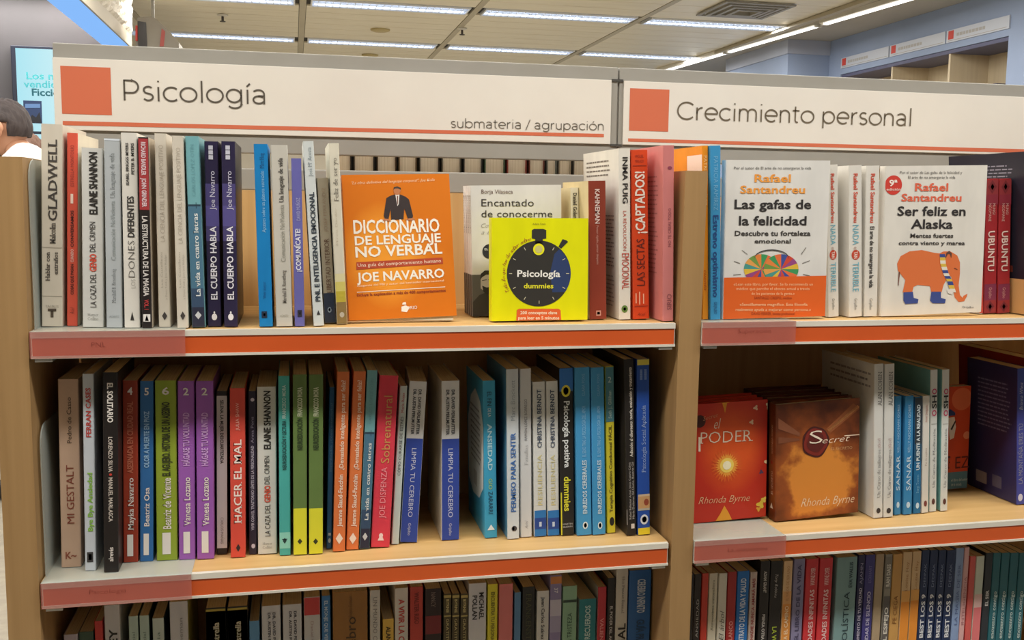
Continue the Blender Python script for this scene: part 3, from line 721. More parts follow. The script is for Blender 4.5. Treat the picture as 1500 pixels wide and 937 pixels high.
R.book((202, 219, 201, 208, 223, 480.5), (42, 36, 36), 'narrow spine, red above and black below, with white title capitals', [
    T('LA ESTRUCTURA DE LA MAGIA', 315, 433, .5, (214, 208, 204), 'd', .5, 'c'), T('RICHARD BANDLER', 208, 256, .42, (226, 200, 206), 'd', .5, 'c'), T('JOHN GRINDER', 260, 302, .42, (226, 200, 206), 'd', .5, 'c'), T('VOL. I', 438, 453, .4, (196, 60, 62), 'd', .5, 'b')], [(203, 306, (164, 50, 54))], front=(206, 192, 172), marks=[('r', 460, 471, .15, .85, (230, 226, 222)), ('t', 461, 470, .3, .7, (60, 50, 50))])
for i, q in enumerate(((226, 243.6, 195.5, 232.7, 250.5, 479), (251.5, 268.6, 199, 259.7, 277.5, 480.5))):
    R.book(q, (216, 208, 194), ('cream spine with pale beige title capitals, left of the pair, by the red-black spine', 'cream spine with pale beige title capitals, right one of the pair touching the teal spine')[i], [
        T('LA CIENCIA DEL LENGUAJE POSITIVO', 212+i*4, 352+i*3, .38, (164, 152, 136), 'u', .52, 'l'), T('Luis Castellanos', 368, 420, .18, (150, 140, 124), 'u', .36, 'l'), T('y Diana Yoldi y José Luis Hidalgo', 372, 438, .17, (150, 140, 124), 'u', .7, 'l')], front=(226, 218, 204), marks=[('d', 456, 469, .3, .75, (66, 60, 58))])
def vida(row, q, label, y, author, **k):
    yt, yb = q[2], q[5]
    return row.book(q, (122, 178, 186), label, [T('La vida en cuatro letras', y[0], y[1], .36, (228, 232, 232), 'u', .55, 'S'), T(author, yt+12, y[2]-12, .26, (96, 150, 160), 'u', .5, 'l')],
        [(y[2], y[2]+3, (40, 66, 84)), (y[2]+3, yb-58, (72, 116, 142)), (yb-58, yb-30, (52, 76, 106)), (yb-30, yb-.5, (38, 42, 64))], marks=[('d', yb-24, yb-12, .25, .75, (200, 204, 208)), ('r', y[2]-3, y[2]+6, .62, .66, (40, 60, 76))], **k)
vida(R, (271, 291, 199.5, 281.5, 302, 479.5), 'teal to navy spine with white serif title on the top shelf', (311, 434, 298), 'CARLOS LÓPEZ OTÍN')
for i, q in enumerate(((299, 321, 207, 304.5, 324.6, 478), (324, 344.5, 207, 328.5, 349, 478.5))):
    R.book(q, (48, 42, 72), ('dark indigo spine with white capitals, left twin touching the teal spine', 'dark indigo spine with white capitals, right twin with its black cover visible')[i], [
        T('Joe Navarro', 250, 306, .38, (206, 204, 224), 'u', .52, 'n'), T('EL CUERPO HABLA', 330, 438, .44, (232, 230, 238), 'u', .52, 'b')],
        [(268, 300, (70, 62, 118)), (300, 330, (84, 76, 140)), (330, 352, (68, 60, 112))], front=(40, 36, 42), marks=[('r', 213, 233, .3, .62, (196, 196, 210)), ('o', 459, 469, .3, .7, (236, 234, 238)), ('o', 455.5, 459, .44, .56, (236, 234, 238)), ('r', 219, 220, .3, .62, (60, 54, 90)), ('r', 226, 227, .3, .62, (60, 54, 90))], w=.17)
R.book((371.5, 392, 211, 380, 402, 480), (30, 132, 200), 'bright sky-blue spine with small dark and pale writing', [
    T('Apuntes sobre un planeta estresado', 250, 340, .26, (170, 216, 240), 'u', .55, 's'), T('Matt Haig', 224, 246, .28, (20, 60, 110), 'u', .55, 's'), T('Vivir mejor', 413, 438, .22, (18, 70, 130), 'u', .45, 's')], back=(196, 192, 184), marks=[('r', 457, 467, .2, .6, (24, 40, 66)), ('r', 460, 464, .33, .47, (200, 220, 230))], w=.15)
R.book((396.5, 423.7, 212.4, 405, 429, 479.5), (204, 200, 190), 'plain warm-grey spine with thin lettering right of the sky-blue spine', [
    T('Un lenguaje de vida', 231, 296, .26, (70, 66, 62), 'u', .55, 'S'), T('Comunicación NoViolenta', 299, 383, .28, (150, 148, 136), 'u', .55), T('Marshall B. Rosenberg', 396, 445, .22, (100, 94, 86), 'u', .55, 'S'), T('ACANTO', 462, 465.5, .5, (150, 144, 130), 'h')])
R.book((426.4, 441.4, 232, 432, 448, 478), (110, 108, 178), 'short periwinkle-blue spine with white exclamation title', [
    T('¡COMUNÍCATE!', 334, 397, .48, (234, 234, 246), 'u', .5, 'b'), T('DAVID MUÑOZ', 289, 322, .36, (176, 176, 214), 'u', .6, 'n')], front=(34, 32, 36), marks=[('r', 454, 464, .3, .75, (44, 40, 58)), ('r', 457, 461, .48, .56, (190, 190, 220))])
R.book((443.5, 459.6, 207, 459.6, 475, 479.5), (214, 220, 220), 'leaning pale white spine with dark condensed capitals', [
    T('PNL E INTELIGENCIA EMOCIONAL', 281, 443, .44, (52, 62, 74), 'u', .55, 'c'), T('José Mª Acosta', 216, 258, .34, (90, 110, 122), 'u', .55, 's')], marks=[('t', 456, 463, .35, .7, (50, 50, 54))])
R.book((464, 480.7, 261, 476, 492.5, 473.5), (176, 164, 142), 'short taupe spine with a navy foot, wedged among tall pale spines', [
    T('LIBERTAD INTERIOR', 349, 428, .42, (110, 80, 62), 'u', .55, 'n'), T('JOSEP FERRÁNDIZ', 275, 339, .3, (158, 128, 104), 'u', .55, 'l')], [(429, 473, (42, 54, 76))], marks=[('o', 450, 458, .3, .66, (150, 170, 190)), ('o', 451, 456, .38, .58, (42, 54, 76))])
R.book((480.7, 497, 210, 493.7, 509, 474.6), (224, 218, 200), 'tall cream leaning spine fading to yellow at its foot', [
    T('Feliz de ser yo', 231, 294, .42, (104, 98, 88), 'u', .52, 's'), T('Mireia Darder', 304, 358, .2, (190, 176, 150), 'u', .4, 'l')], [(400, 412, (222, 214, 170)), (412, 426, (214, 202, 110)), (426, 442, (192, 176, 60)), (442, 474, (140, 118, 72))], marks=[('o', 457, 465, .3, .75, (190, 184, 170))], gap=.0002)

# ---- front-facing books, left bay
def glow_cover(name, base, hot, center, size, c3=None, scale=18, lo=.3, hi=.75, amp=.5):
    m, nt, b = principled(name); L = nt.links.new; N = nt.nodes.new
    tc = N('ShaderNodeTexCoord'); mp = N('ShaderNodeMapping'); mp.vector_type = 'POINT'
    mp.inputs['Location'].default_value = tuple(-c/s for c, s in zip(center, size)); mp.inputs['Scale'].default_value = tuple(1/s for s in size)
    g = N('ShaderNodeTexGradient'); g.gradient_type = 'SPHERICAL'; nz = N('ShaderNodeTexNoise'); nz.inputs['Scale'].default_value = scale; nz.inputs['Detail'].default_value = 5
    ad = N('ShaderNodeMath'); ad.operation = 'MULTIPLY_ADD'; ad.inputs[1].default_value = amp
    cr = N('ShaderNodeValToRGB'); e = cr.color_ramp.elements; e[0].position = lo; e[0].color = lin(base); e[1].position = hi; e[1].color = lin(hot)
    if c3: x = e.new((lo+hi)/2); x.color = lin(c3)
    L(tc.outputs['Object'], mp.inputs[0]); L(mp.outputs[0], g.inputs[0]); L(tc.outputs['Object'], nz.inputs['Vector'])
    L(nz.outputs[0], ad.inputs[0]); L(g.outputs['Fac'], ad.inputs[2]); L(ad.outputs[0], cr.inputs[0]); L(cr.outputs[0], b.inputs['Base Color']); b.inputs['Roughness'].default_value = .35
    return m
FG = 'cover-out books on the top shelf of the left bay'
r_, sp, fr, bk, w_, h_ = front_book(Z1, (511, 473), 669, 259, .045, .019, glow_cover('orange_cover', (216, 118, 26), (240, 156, 50), (.019, .06, .10), (.08, .07, .09), scale=9),
    'orange cover-out book with a suited man and large white lettering, curling at its foot', FG, yaw=2, tilt=9, TLx=500)
sg_ = (r_.matrix_world @ Vector((.019, w_, 0))).z-Z1
MB().prism([(.004, .001), (w_-.004, .001), (w_-.006, -max(.0005, sg_*.9-.001)), (.02, -.0003)], 0, .003, .0165).build('sagging_pages', PAGES, r_)
W_ = (244, 238, 226)
fr.tpx('"La obra definitiva del lenguaje corporal". Joe Kulis', 515, 270, 637, 265, 4, (250, 226, 190), 'i')
fr.tpx('DICCIONARIO', 518, 342, 644, 339, 19, W_, 'b'); fr.tpx('DE LENGUAJE', 520, 359, 646, 354, 12.5, W_, 'b'); fr.tpx('NO VERBAL', 521, 377, 648, 371, 15, W_, 'b')
fr.poly([(522, 384), (648, 377), (649, 386), (522, 395)], (178, 66, 34), 'red_band', .0004, True)
fr.tpx('Una guía del comportamiento humano', 524, 391, 646, 384, 5, (244, 220, 196))
fr.tpx('JOE NAVARRO', 523, 413, 651, 406, 13, W_, 'b')
fr.tpx('exagente del FBI y autor del bestseller internacional', 523, 420, 650, 412, 3, (250, 226, 190))
fr.poly([(523, 427.5), (652, 419.5), (652, 420.4), (523, 428.4)], W_, 'rule_line', .0004, True)
fr.tpx('Incluye la explicación a más de 400 comportamientos', 523, 434, 653, 427, 4, (140, 50, 20), 'b')
fr.tpx('SIRIO', 597, 453, 611, 452, 4.5, W_)
fr.polys([[(588, 456), (588, 449), (594, 447), (600, 450), (596, 457)], [(589, 446), (590, 443), (594, 442), (595, 446)]], W_, 'publisher_mark', .0005, True)
fr.poly([(564, 321), (562, 316), (566, 290), (571, 287), (577, 285), (587, 285), (594, 288), (599, 292), (605, 316), (604, 320), (598, 322), (592, 305), (591, 321), (573, 322), (572, 306), (569, 321)], (48, 36, 36), 'printed_suit', .0006, True)
fr.poly([(579, 285), (585, 285), (584, 299), (582, 302)], (226, 220, 214), 'printed_shirt', .0008, True)
fr.poly([(581.3, 287), (583, 287), (583, 298), (582, 300)], (110, 60, 50), 'printed_tie', .001, True)
fr.poly([(577, 282), (576, 277), (578, 275), (586, 275), (587, 279), (585, 284), (582, 286), (579, 285)], (190, 120, 76), 'printed_face', .0008, True)
fr.poly([(576, 278), (577, 274), (582, 273), (587, 275), (587, 278), (583, 276), (579, 276)], (70, 56, 44), 'printed_hair', .001, True)
fr.polys([[(560, 324), (563, 320), (570, 321), (573, 325), (566, 323)], [(593, 322), (598, 320), (606, 319), (608, 322), (602, 323)]], (190, 120, 76), 'printed_hand', .0009, True, True)

# white stack with the bearded man's photograph
for k in range(4):
    o = .0155*(4-k)
    lab = ('white cover-out book with a photograph strip, front copy of the stack behind the yellow book' if k == 3 else
           'white book copy standing %s in the stack behind the yellow book' % ('rearmost', 'third from the front', 'second from the front')[k])
    r_, sp, fr, bk, w_, h_ = front_book(Z1, (694.5, 470), 826, 265.5+.4*(3-k), .088+o, .0148, (224, 222, 218), lab, FG, X=aty(694.5, 470, .088).x-.0006*(3-k), w=.146, TLx=688.8, roll=None if k == 3 else .022, h=.205)
    sp.rect(.0005, .0003, .0143, .066, (66, 62, 62))
    sp.text('Encantado', (.0095, .19), (.0095, .13), .004, K, 'b')
    if k == 3:
        fr.rect(.0003, .0003, w_-.0003, .066, (92, 90, 88), 'photo_strip', .0003)
        fr.tpx('Borja Vilaseca', 705, 283.5, 751, 283.5, 6, (110, 84, 72))
        fr.tpx('Encantado', 705, 302, 782, 302, 10.5, (60, 56, 54), 'n'); fr.tpx('de conocerme', 705, 318, 809, 318, 10, (60, 56, 54), 'n')
        fr.tpx('Comprende tu', 705, 333, 760, 333, 6, (150, 146, 142), 'i'); fr.tpx('a través del', 705, 343, 760, 343, 6, (150, 146, 142), 'i')
        c = fr.uv(717, 368); fr.disc(c[0], c[1], .0115, (40, 42, 52), 'round_badge', .0005); fr.text('EL', (c[0]-.008, c[1]+.002), (c[0]-.002, c[1]+.002), .003, (210, 210, 214), 'b', off=.0008)
        fr.poly([(693, 469), (693, 442), (702, 432), (712, 428), (722, 434), (724, 469)], (54, 52, 52), 'printed_jacket', .0005, True)
        fr.poly([(704, 422), (704, 408), (709, 400), (718, 399), (722, 404), (722, 420), (714, 430)], (186, 178, 172), 'printed_face', .0007, True)
        fr.polys([[(703, 410), (704, 401), (710, 396), (720, 396), (722, 402), (712, 402), (706, 406)], [(706, 418), (713, 421), (722, 418), (722, 426), (714, 432), (708, 427)]], (44, 40, 40), 'printed_hair_and_beard', .0009, True)
        fr.polys([[(706, 410), (713, 409), (713, 410), (706, 411)], [(715, 409), (722, 408), (722, 409), (715, 410)]], (30, 28, 28), 'printed_glasses', .001, True)

# yellow pocket guide
r_, sp, fr, bk, w_, h_ = front_book(Z1, (720, 470.5), 860.5, 319.5, .034, .022, (232, 232, 10), 'bright yellow cover-out book with a black stopwatch drawing', FG, tilt=2)
YL = (236, 232, 20); BK = (44, 42, 38)
cx_, cy_ = 789.5, 400.5
c = fr.uv(cx_, cy_); e = fr.uv(cx_+46.5, cy_); rad = e[0]-c[0]
fr.disc(c[0], c[1], rad, BK, 'stopwatch_face', .0004, n=48)
fr.poly([(cx_+46.5*math.cos(a), cy_-46.5*math.sin(a)) for a in [(-.62+1.5*i/12) for i in range(13)]]+[(812, 372), (806, 398), (809, 428)], (38, 58, 104), 'stopwatch_shine', .00045, True)
fr.poly([(784, 358), (784, 350), (779, 349), (779, 337), (782, 335), (796, 335), (800, 337), (800, 349), (795, 350), (795, 358)], BK, 'stopwatch_crown', .0004, True)
fr.poly([(818, 361), (822, 364), (832, 354), (830, 352), (824, 350)], BK, 'stopwatch_button', .0004, True)
c2 = fr.uv(789, 365); fr.disc(c2[0], c2[1], .0088, YL, 'round_badge', .0008); fr.disc(c2[0], c2[1], .0056, (206, 200, 120), 'badge_centre', .001)
fr.polys([[(cx_+44*math.cos(a)-.5*math.sin(a), cy_-44*math.sin(a)-.5*math.cos(a)), (cx_+39.5*math.cos(a)-.5*math.sin(a), cy_-39.5*math.sin(a)-.5*math.cos(a)), (cx_+39.5*math.cos(a)+.5*math.sin(a), cy_-39.5*math.sin(a)+.5*math.cos(a)), (cx_+44*math.cos(a)+.5*math.sin(a), cy_-44*math.sin(a)+.5*math.cos(a))] for a in [PI*k/6 for k in range(12) if k != 3]], (206, 200, 170), 'minute_tick', .0009, True, True)
fr.tpx('Psicología', 757.5, 405, 820.5, 405.5, 9.5, (240, 238, 232), 'b'); fr.tpx('dummies', 767, 422, 810.5, 422, 7, (228, 222, 40), 'b')
s_ = 'Todo lo que has de saber sobre'
for i, ch in enumerate(s_):
    if ch == ' ': continue
    t_ = i/len(s_); a = math.radians(208-106*t_); R0 = 50; px, py = cx_+R0*math.cos(a), cy_-R0*math.sin(a)
    tx_, ty_ = math.sin(a)*2.2, math.cos(a)*2.2
    fr.tpx(ch, px-tx_, py-ty_, px+tx_, py+ty_, 6 if ch.isupper() or ch in 'ldbh' else 4.5, (160, 60, 36), 'i')
fr.tpx('Adam Cash', 780, 329, 799, 329, 2.5, (120, 110, 20))
fr.poly([(756, 470.3), (757, 454), (760, 452), (818, 452), (821, 454), (822, 470.3)], (222, 96, 40), 'orange_label', .0004, True)
fr.tpx('200 conceptos clave', 762, 460, 816, 460, 4.5, (246, 226, 200), 'b'); fr.tpx('para leer en 5 minutos', 759, 467.5, 819, 467.5, 4.5, (246, 226, 200), 'b')

# ---- right end of the left bay
R.reset()
R.book((836, 848, 275, 838, 850, 468.5), (222, 214, 192), 'small white spine peeping between the white stack and the maroon book', [T('Daniel Goleman', 283, 330, .45, K, 'd', .5, 'S')], Y=.10, back=(214, 200, 160), w=.13)
R.book((852.5, 887.6, 265, 860, 889.6, 467.8), (142, 62, 46), 'maroon spine with white vertical author name, right of the yellow book', [
    T('KAHNEMAN', 277, 327, .26, (222, 196, 186), 'd', .5, 'b'), T('Pensar rápido, pensar despacio', 330, 387, .13, (200, 150, 136), 'd', .5)], back=(214, 196, 150), marks=[('r', 455, 463, .38, .66, (206, 150, 136)), ('r', 457, 461, .44, .6, (142, 62, 46))])
_, sp, fr, bk, t_, h_ = R.book((906, 923.5, 217.6, 907, 926, 468), (230, 226, 216), 'white spine with red and black capitals and blurb on its visible back cover', [
    T('INMA PUIG', 230, 297, .42, (50, 46, 44), 'd', .55, 'b'), T('LA REVOLUCIÓN', 308, 366, .28, (190, 90, 70), 'd', .5, 'n'), T('EMOCIONAL', 370, 423, .6, (196, 66, 48), 'd', .55, 'n')], w=.19, marks=[('o', 447, 458, .2, .75, (96, 130, 60)), ('o', 450, 455, .36, .6, (220, 224, 200))])
bk.lines(.02, h_*.84, .15, h_*.95, 4, (120, 112, 104)); bk.lines(.05, h_*.3, .17, h_*.62, 14, (150, 142, 134)); bk.lines(.07, h_*.06, .17, h_*.26, 8, (170, 164, 156))
R.book((924.4, 949, 220, 927.5, 952, 467.5), (214, 74, 36), 'orange-red spine with large white exclamation title and dark subtitle', [
    T('¡CAPTADOS!', 251, 341, .56, (238, 226, 214), 'u', .5, 'b'), T('LAS SECTAS', 349, 418, .48, (92, 34, 26), 'u', .5, 'n'), T('MIGUEL', 227, 231, .5, (140, 40, 24), 'h'), T('PERLADO', 234, 238, .5, (140, 40, 24), 'h'), T('Ariel', 458, 463, .5, (120, 36, 24), 'h', .5, 'i')], marks=[('r', 429, 444, .16, .22, (246, 190, 160)), ('r', 427, 446, .38, .44, (246, 190, 160)), ('r', 430, 445, .62, .68, (246, 190, 160)), ('r', 448, 449, .1, .9, (160, 50, 26)), ('r', 242, 243, .1, .9, (160, 50, 26))])
_, sp, fr, bk, t_, h_ = R.book((971.5, 988, 213, 970.5, 988, 470.5), (208, 128, 126), 'dusty pink book at the right end against the divider panel', [
    T('NO TE CREAS TODO', 304, 360, .26, (140, 76, 84), 'u', .6), T('SIRIO', 430, 454, .4, (150, 84, 90), 'u', .6, 'n')], back=(218, 138, 134), w=.15, marks=[('o', 243, 248, .4, .8, (140, 60, 80))])
bk.lines(.03, h_*.26, .13, h_*.84, 22, (176, 106, 104), fill=.3); bk.lines(.03, h_*.06, .08, h_*.1, 3, (170, 96, 96))

# books seen through the gap, standing on the rear side of the bookcase
cols = [(70, 60, 48), (60, 52, 42), (84, 66, 48), (120, 100, 70), (66, 58, 48), (90, 84, 70), (58, 54, 50), (70, 96, 70), (150, 70, 60), (110, 60, 46), (110, 118, 112), (170, 160, 140), (96, 90, 84)]
xs = [482, 516, 550, 582, 612, 645, 677, 708, 741, 773, 799, 817, 838, 862]
cn = ['dark brown', 'black-brown', 'brown', 'tan', 'charcoal', 'olive grey', 'black', 'green', 'red', 'rust', 'grey-green', 'cream', 'grey']
for i in range(13):
    a = aty(xs[i], 240, .42).x; b = aty(xs[i+1], 240, .42).x
    t = b-a-.0045
    M = Matrix.Translation((b-.002, .57, Z1+.0003)) @ Matrix.Rotation(PI, 4, 'Z')
    make_book(M, t, .15, .285 if i != 10 else .275, cols[i], 'book with %s covers, page edges facing us, %s from left under the header' % (cn[i], ['first', 'second', 'third', 'fourth', 'fifth', 'sixth', 'seventh', 'eighth', 'ninth', 'tenth', 'eleventh', 'twelfth', 'thirteenth'][i]),
              'rear side books seen through the gap', hard=True, pages=PAGEL)

# ================================================================== top shelf, right bay
R = Row(Z1, 'books on the top shelf of the right bay')
_, sp, fr, bk, t_, h_ = R.book((1028.5, 1039, 213.5, 1029, 1038, 468.5), (234, 150, 40), 'orange book partly hidden behind the divider panel', [T('PATRICIA RAMÍREZ', 228, 300, .5, (246, 206, 140), 'd', .5), T('cuenta', 395, 425, .5, (190, 60, 30), 'd', .5, 'i')], back=(238, 156, 44), w=.15, Y=.03)
bk.rect(.09, h_*.60, .15, h_*.95, (236, 222, 206), 'white_patch')
R.book((1040.5, 1056, 213.5, 1040.2, 1055.7, 468.2), (64, 150, 202), 'sky-blue spine with round dark blue handwriting, beside the divider', [
    T('PATRICIA RAMÍREZ', 229, 307, .4, (140, 196, 226), 'd', .52, 'l'), T('Estreno optimismo', 314, 435, .5, (30, 70, 130), 'd', .52, 'b'), T('GRIJALBO', 442, 460, .3, (40, 84, 130), 'd')])
FR = 'cover-out books in the right bay'
r_, sp, fr, bk, w_, h_ = front_book(Z1, (1058.5, 466.3), 1208, 234, .026, .017, (226, 224, 220), 'white cover-out book with rainbow spectacles drawing and wide orange foot band', FR, TLx=1064)
OR_ = (236, 156, 62)
fr.tpx('Por el autor de El arte de no amargarse la vida', 1075, 248, 1188, 248, 4, (70, 66, 62))
fr.tpx('Rafael', 1105, 266.5, 1158, 266.5, 11, OR_, 'b'); fr.tpx('Santandreu', 1084, 283, 1179, 283, 11, OR_, 'b')
DK = (44, 40, 40)
fr.tpx('Las gafas de', 1075.5, 305.5, 1188, 305.5, 13, DK, 'b'); fr.tpx('la felicidad', 1082, 329.5, 1181, 329.5, 13, DK, 'b')
fr.tpx('Descubre tu fortaleza', 1076, 345, 1187, 345, 7, (60, 56, 54), 'b'); fr.tpx('emocional', 1105, 356, 1158, 356, 6, (60, 56, 54), 'b')
ccs = [(206, 70, 50), (70, 150, 140), (226, 130, 60), (60, 80, 150), (224, 184, 60), (110, 150, 70), (226, 110, 60), (150, 70, 130), (226, 160, 80), (60, 150, 90)]
for ci, (gx_, gy_, rr) in enumerate(((1115, 394, 25.5), (1144, 394, 25.5))):
    n = 16
    for k in range(n):
        a0, a1 = 2*PI*k/n, 2*PI*(k+1)/n
        P_ = lambda a: (gx_+rr*math.cos(a), gy_-rr*.86*math.sin(a))
        fr.poly([(gx_, gy_), P_(a0), P_((a0+a1)/2), P_(a1)], ccs[(k*3+ci*4) % 10], 'lens_wedge', .0004+ci*.0002, True)
arcp = [(1130+25*math.cos(PI*k/12), 377-12*math.sin(PI*k/12)) for k in range(13)]
fr.polys([[arcp[i], arcp[i+1], (arcp[i+1][0], arcp[i+1][1]+1.6), (arcp[i][0], arcp[i][1]+1.6)] for i in range(12)], (60, 60, 60), 'spectacle_bridge', .0009, True)
fr.polys([[(1087, 366), (1095, 372), (1094.5, 372.7), (1086.5, 366.7)], [(1075, 382), (1084, 385), (1084, 386), (1075, 383)], [(1173, 372), (1180, 362), (1181, 362.5), (1174, 372.6)], [(1175, 385), (1186, 381), (1186, 382), (1175, 386)], [(1074, 402), (1085, 401), (1085, 402), (1074, 403)], [(1176, 401), (1186, 403), (1186, 404), (1176, 402)]], (130, 126, 120), 'ray_lines', .0005, True)
v_ = fr.uv(1060, 406.5)[1]; fr.rect(.0002, .0002, w_-.0002, v_, (222, 96, 24), 'orange_foot_band', .0012)
for s, x0, x1, y, c in (('«Lean este libro, por favor. Se lo recomienda un', 1074, 1190, 418, (250, 200, 150)), ('médico que percibe el «boca» actual a través', 1078, 1185, 424.5, (250, 200, 150)), ('de los pacientes de la gente.»', 1100, 1163, 431.5, (250, 200, 150)), ('SANTIAGO CRESPO, médico', 1104, 1159, 438, (150, 50, 10)), ('«Sencillamente magnífico. Esta filosofía', 1083, 1182, 447.5, (250, 210, 160)), ('realmente ayuda a mejorar como persona.»', 1077, 1187, 455, (250, 210, 160)), ('DAVID FERRER, tenista profesional', 1100, 1163, 461, (150, 50, 10))):
    fr.tpx(s, x0, y, x1, y, 4, c, 'n', off=.0016)
def sant(q, lab, kind, **k):
    tx = [T('Rafael Santandreu', 254.5, 325.5, .3, (206, 84, 60), 'd', .5, 'b')]
    mk = []
    if kind == 0:
        tx += [T('NADA', 329, 358, .46, (110, 180, 200), 'd', .5, 'n'), T('es', 361, 366, .3, (180, 150, 140), 'd'), T('TERRIBLE', 384, 427, .46, (110, 180, 200), 'd', .5, 'n'), T('TAN', 368, 378, .26, (240, 220, 210), 'd', .5, 'b')]
        mk = [('o', 365.5, 380, .18, .82, (196, 70, 44))]
    else: tx += [T('El arte de no amargarse la vida', 331, 421, .3, (60, 56, 54), 'd', .5, 'b')]
    tx += [T('Grijalbo', 437, 454, .2, (120, 116, 110), 'd')]
    return R.book(q, (224, 220, 212), lab, tx, marks=mk, back=(228, 224, 216), **k)
sant((1211, 1227.5, 241.6, 1213, 1230, 464.3), 'white spine with red and light blue title touching the spectacles book', 0)
sant((1243.5, 1263, 242.6, 1244, 1263.3, 464.3), 'white spine with red and light blue title, right twin beyond the small gap', 0)
sant((1269, 1289, 243, 1265.5, 1287.8, 463.6), 'white spine with red author and dark title beside the elephant book', 1)
_, sp, fr, bk, w_, h_ = front_book(Z1, (1290.5, 462.8), 1437, 243, .036, .017, (226, 222, 214), 'white cover-out book with an orange elephant in blue boots', FR, TLx=1297.5)
RD = (222, 100, 70)
fr.tpx('Por el autor de Las gafas de la felicidad y', 1318, 254.5, 1409, 254.5, 4, (90, 84, 80)); fr.tpx('El arte de no amargarse la vida', 1330, 261.5, 1399, 261.5, 4, (70, 66, 62))
fr.tpx('Rafael', 1340, 279.5, 1388.5, 279.5, 11, RD, 'b'); fr.tpx('Santandreu', 1320, 294.5, 1408, 294.5, 10.5, RD, 'b')
fr.tpx('Ser feliz en', 1314, 315.5, 1414, 315.5, 13, DK, 'b'); fr.tpx('Alaska', 1334, 334.5, 1395, 334.5, 13, DK, 'b')
fr.tpx('Mentes fuertes', 1333, 348, 1396, 348, 6, (60, 56, 54), 'b'); fr.tpx('contra viento y marea', 1316, 358.5, 1413, 358.5, 5.5, (60, 56, 54), 'b')
c = fr.uv(1308.5, 271); fr.disc(c[0], c[1], .0158, (204, 58, 46), 'edition_badge', .0004)
fr.tpx('9ª', 1302, 272.5, 1314, 272.5, 9, (246, 230, 220), 'b', off=.0009); fr.tpx('edición', 1298, 279, 1319, 279, 3.5, (240, 200, 190), 'b', off=.0009)
EL = (216, 112, 58)
fr.poly([(1322, 428), (1326, 410), (1315, 396), (1314, 386), (1319, 375), (1332, 368), (1350, 366), (1368, 370), (1376, 371), (1382, 368), (1392, 368), (1402, 374), (1406, 384), (1406, 400), (1404, 418), (1406, 432), (1410, 436), (1411, 433), (1417, 430), (1416, 434), (1412, 441), (1404, 442), (1398, 435), (1396, 420), (1393, 404), (1386, 410), (1382, 417), (1379, 428), (1364, 428), (1362, 419), (1344, 417), (1338, 420), (1336, 428)], EL, 'printed_elephant', .0004, True)
fr.polys([[(1323, 428), (1337, 427), (1338, 436), (1345, 438), (1344, 444), (1326, 445), (1323, 440)], [(1364, 427), (1378, 427), (1378, 436), (1385, 438), (1384, 444), (1366, 444), (1362, 440)]], (56, 74, 142), 'printed_boot', .0007, True, True)
fr.polys([[(1384, 380), (1386, 370), (1390, 367), (1394, 371), (1393, 378), (1391, 372), (1388, 372)]], (92, 62, 50), 'printed_ear', .0007, True)
sc_ = [(1380, 372), (1381, 386), (1385, 400), (1391, 412), (1396, 428)]
for i in range(4):
    (xa, ya), (xb, yb) = sc_[i], sc_[i+1]
    for k in range(3):
        f0, f1 = k/3, (k+1)/3
        pa = (xa+(xb-xa)*f0, ya+(yb-ya)*f0); pb = (xa+(xb-xa)*f1, ya+(yb-ya)*f1)
        fr.poly([(pa[0]-4, pa[1]), (pa[0]+4, pa[1]), (pb[0]+4, pb[1]), (pb[0]-4, pb[1])], [(52, 70, 140), (214, 180, 70), (226, 220, 206)][(i+k) % 3], 'printed_scarf', .0009, True)
fr.poly([(1387, 424), (1391, 423), (1397, 426), (1394, 431), (1388, 429)], (226, 220, 214), 'printed_scarf_end', .001, True)
fr.polys([[(1398, 392), (1402, 394), (1402, 395), (1397, 393)], [(1318, 398), (1316, 418), (1315, 418), (1316, 398)]], (110, 60, 44), 'printed_lines', .0008, True)
fr.tpx('Grijalbo', 1409, 451, 1426, 451, 3, (110, 104, 98))
R.reset()
R.book((1435, 1441.5, 249.5, 1434.3, 1440, 461), (222, 216, 212), 'thin spine with blue head and red foot behind the elephant book', [], [(250, 303, (44, 70, 150)), (398, 460, (196, 70, 58))], Y=.056, w=.13)
for i, q in enumerate(((1444.7, 1463, 262.4, 1441, 1460.4, 459.2), (1464.2, 1482, 262.4, 1461.4, 1481, 459))):
    R.book(q, (170, 48, 52), ('crimson patterned spine with cream capitals, left of the pair', 'crimson patterned spine with cream capitals, right of the pair')[i], [
        T('UBUNTU', 338, 397, .5, (236, 206, 196), 'd', .5, 'b'), T('MUNGI', 298, 314, .22, (222, 170, 160), 'd', .66), T('NGOMANE', 298, 324, .22, (222, 170, 160), 'd', .34), T('Grijalbo', 421, 437, .24, (210, 150, 150), 'd')],
        [(264, 285, (146, 48, 52)), (285, 300, (140, 40, 56)), (416, 440, (128, 46, 76)), (440, 459, (150, 46, 50))], marks=[('d', 264, 284, .15, .85, (120, 36, 42)), ('d', 441, 458, .15, .85, (116, 36, 48)), ('d', 269, 279, .35, .65, (170, 70, 66)), ('d', 445, 454, .35, .65, (170, 70, 66))])
_, sp, fr, bk, t_, h_ = R.book((1502, 1530, 222, 1502, 1530, 458), (38, 36, 48), 'large dark navy book at the right edge with pale blurb on its back cover', [], back=(38, 36, 48), w=.20, Y=.03)
bk.lines(.02, h_*.80, .17, h_*.93, 6, (130, 126, 140)); bk.rect(.001, .0005, .199, h_*.22, (206, 160, 104), 'tan_picture_band'); bk.rect(.10, h_*.03, .13, h_*.12, (200, 196, 190), 'barcode_label', .0006)
bk.lines(.102, h_*.04, .128, h_*.11, 2, (60, 56, 54), 'barcode', False, .8, .0009); bk.rect(.02, h_*.26, .17, h_*.30, (140, 58, 40), 'glow_band', .0005)

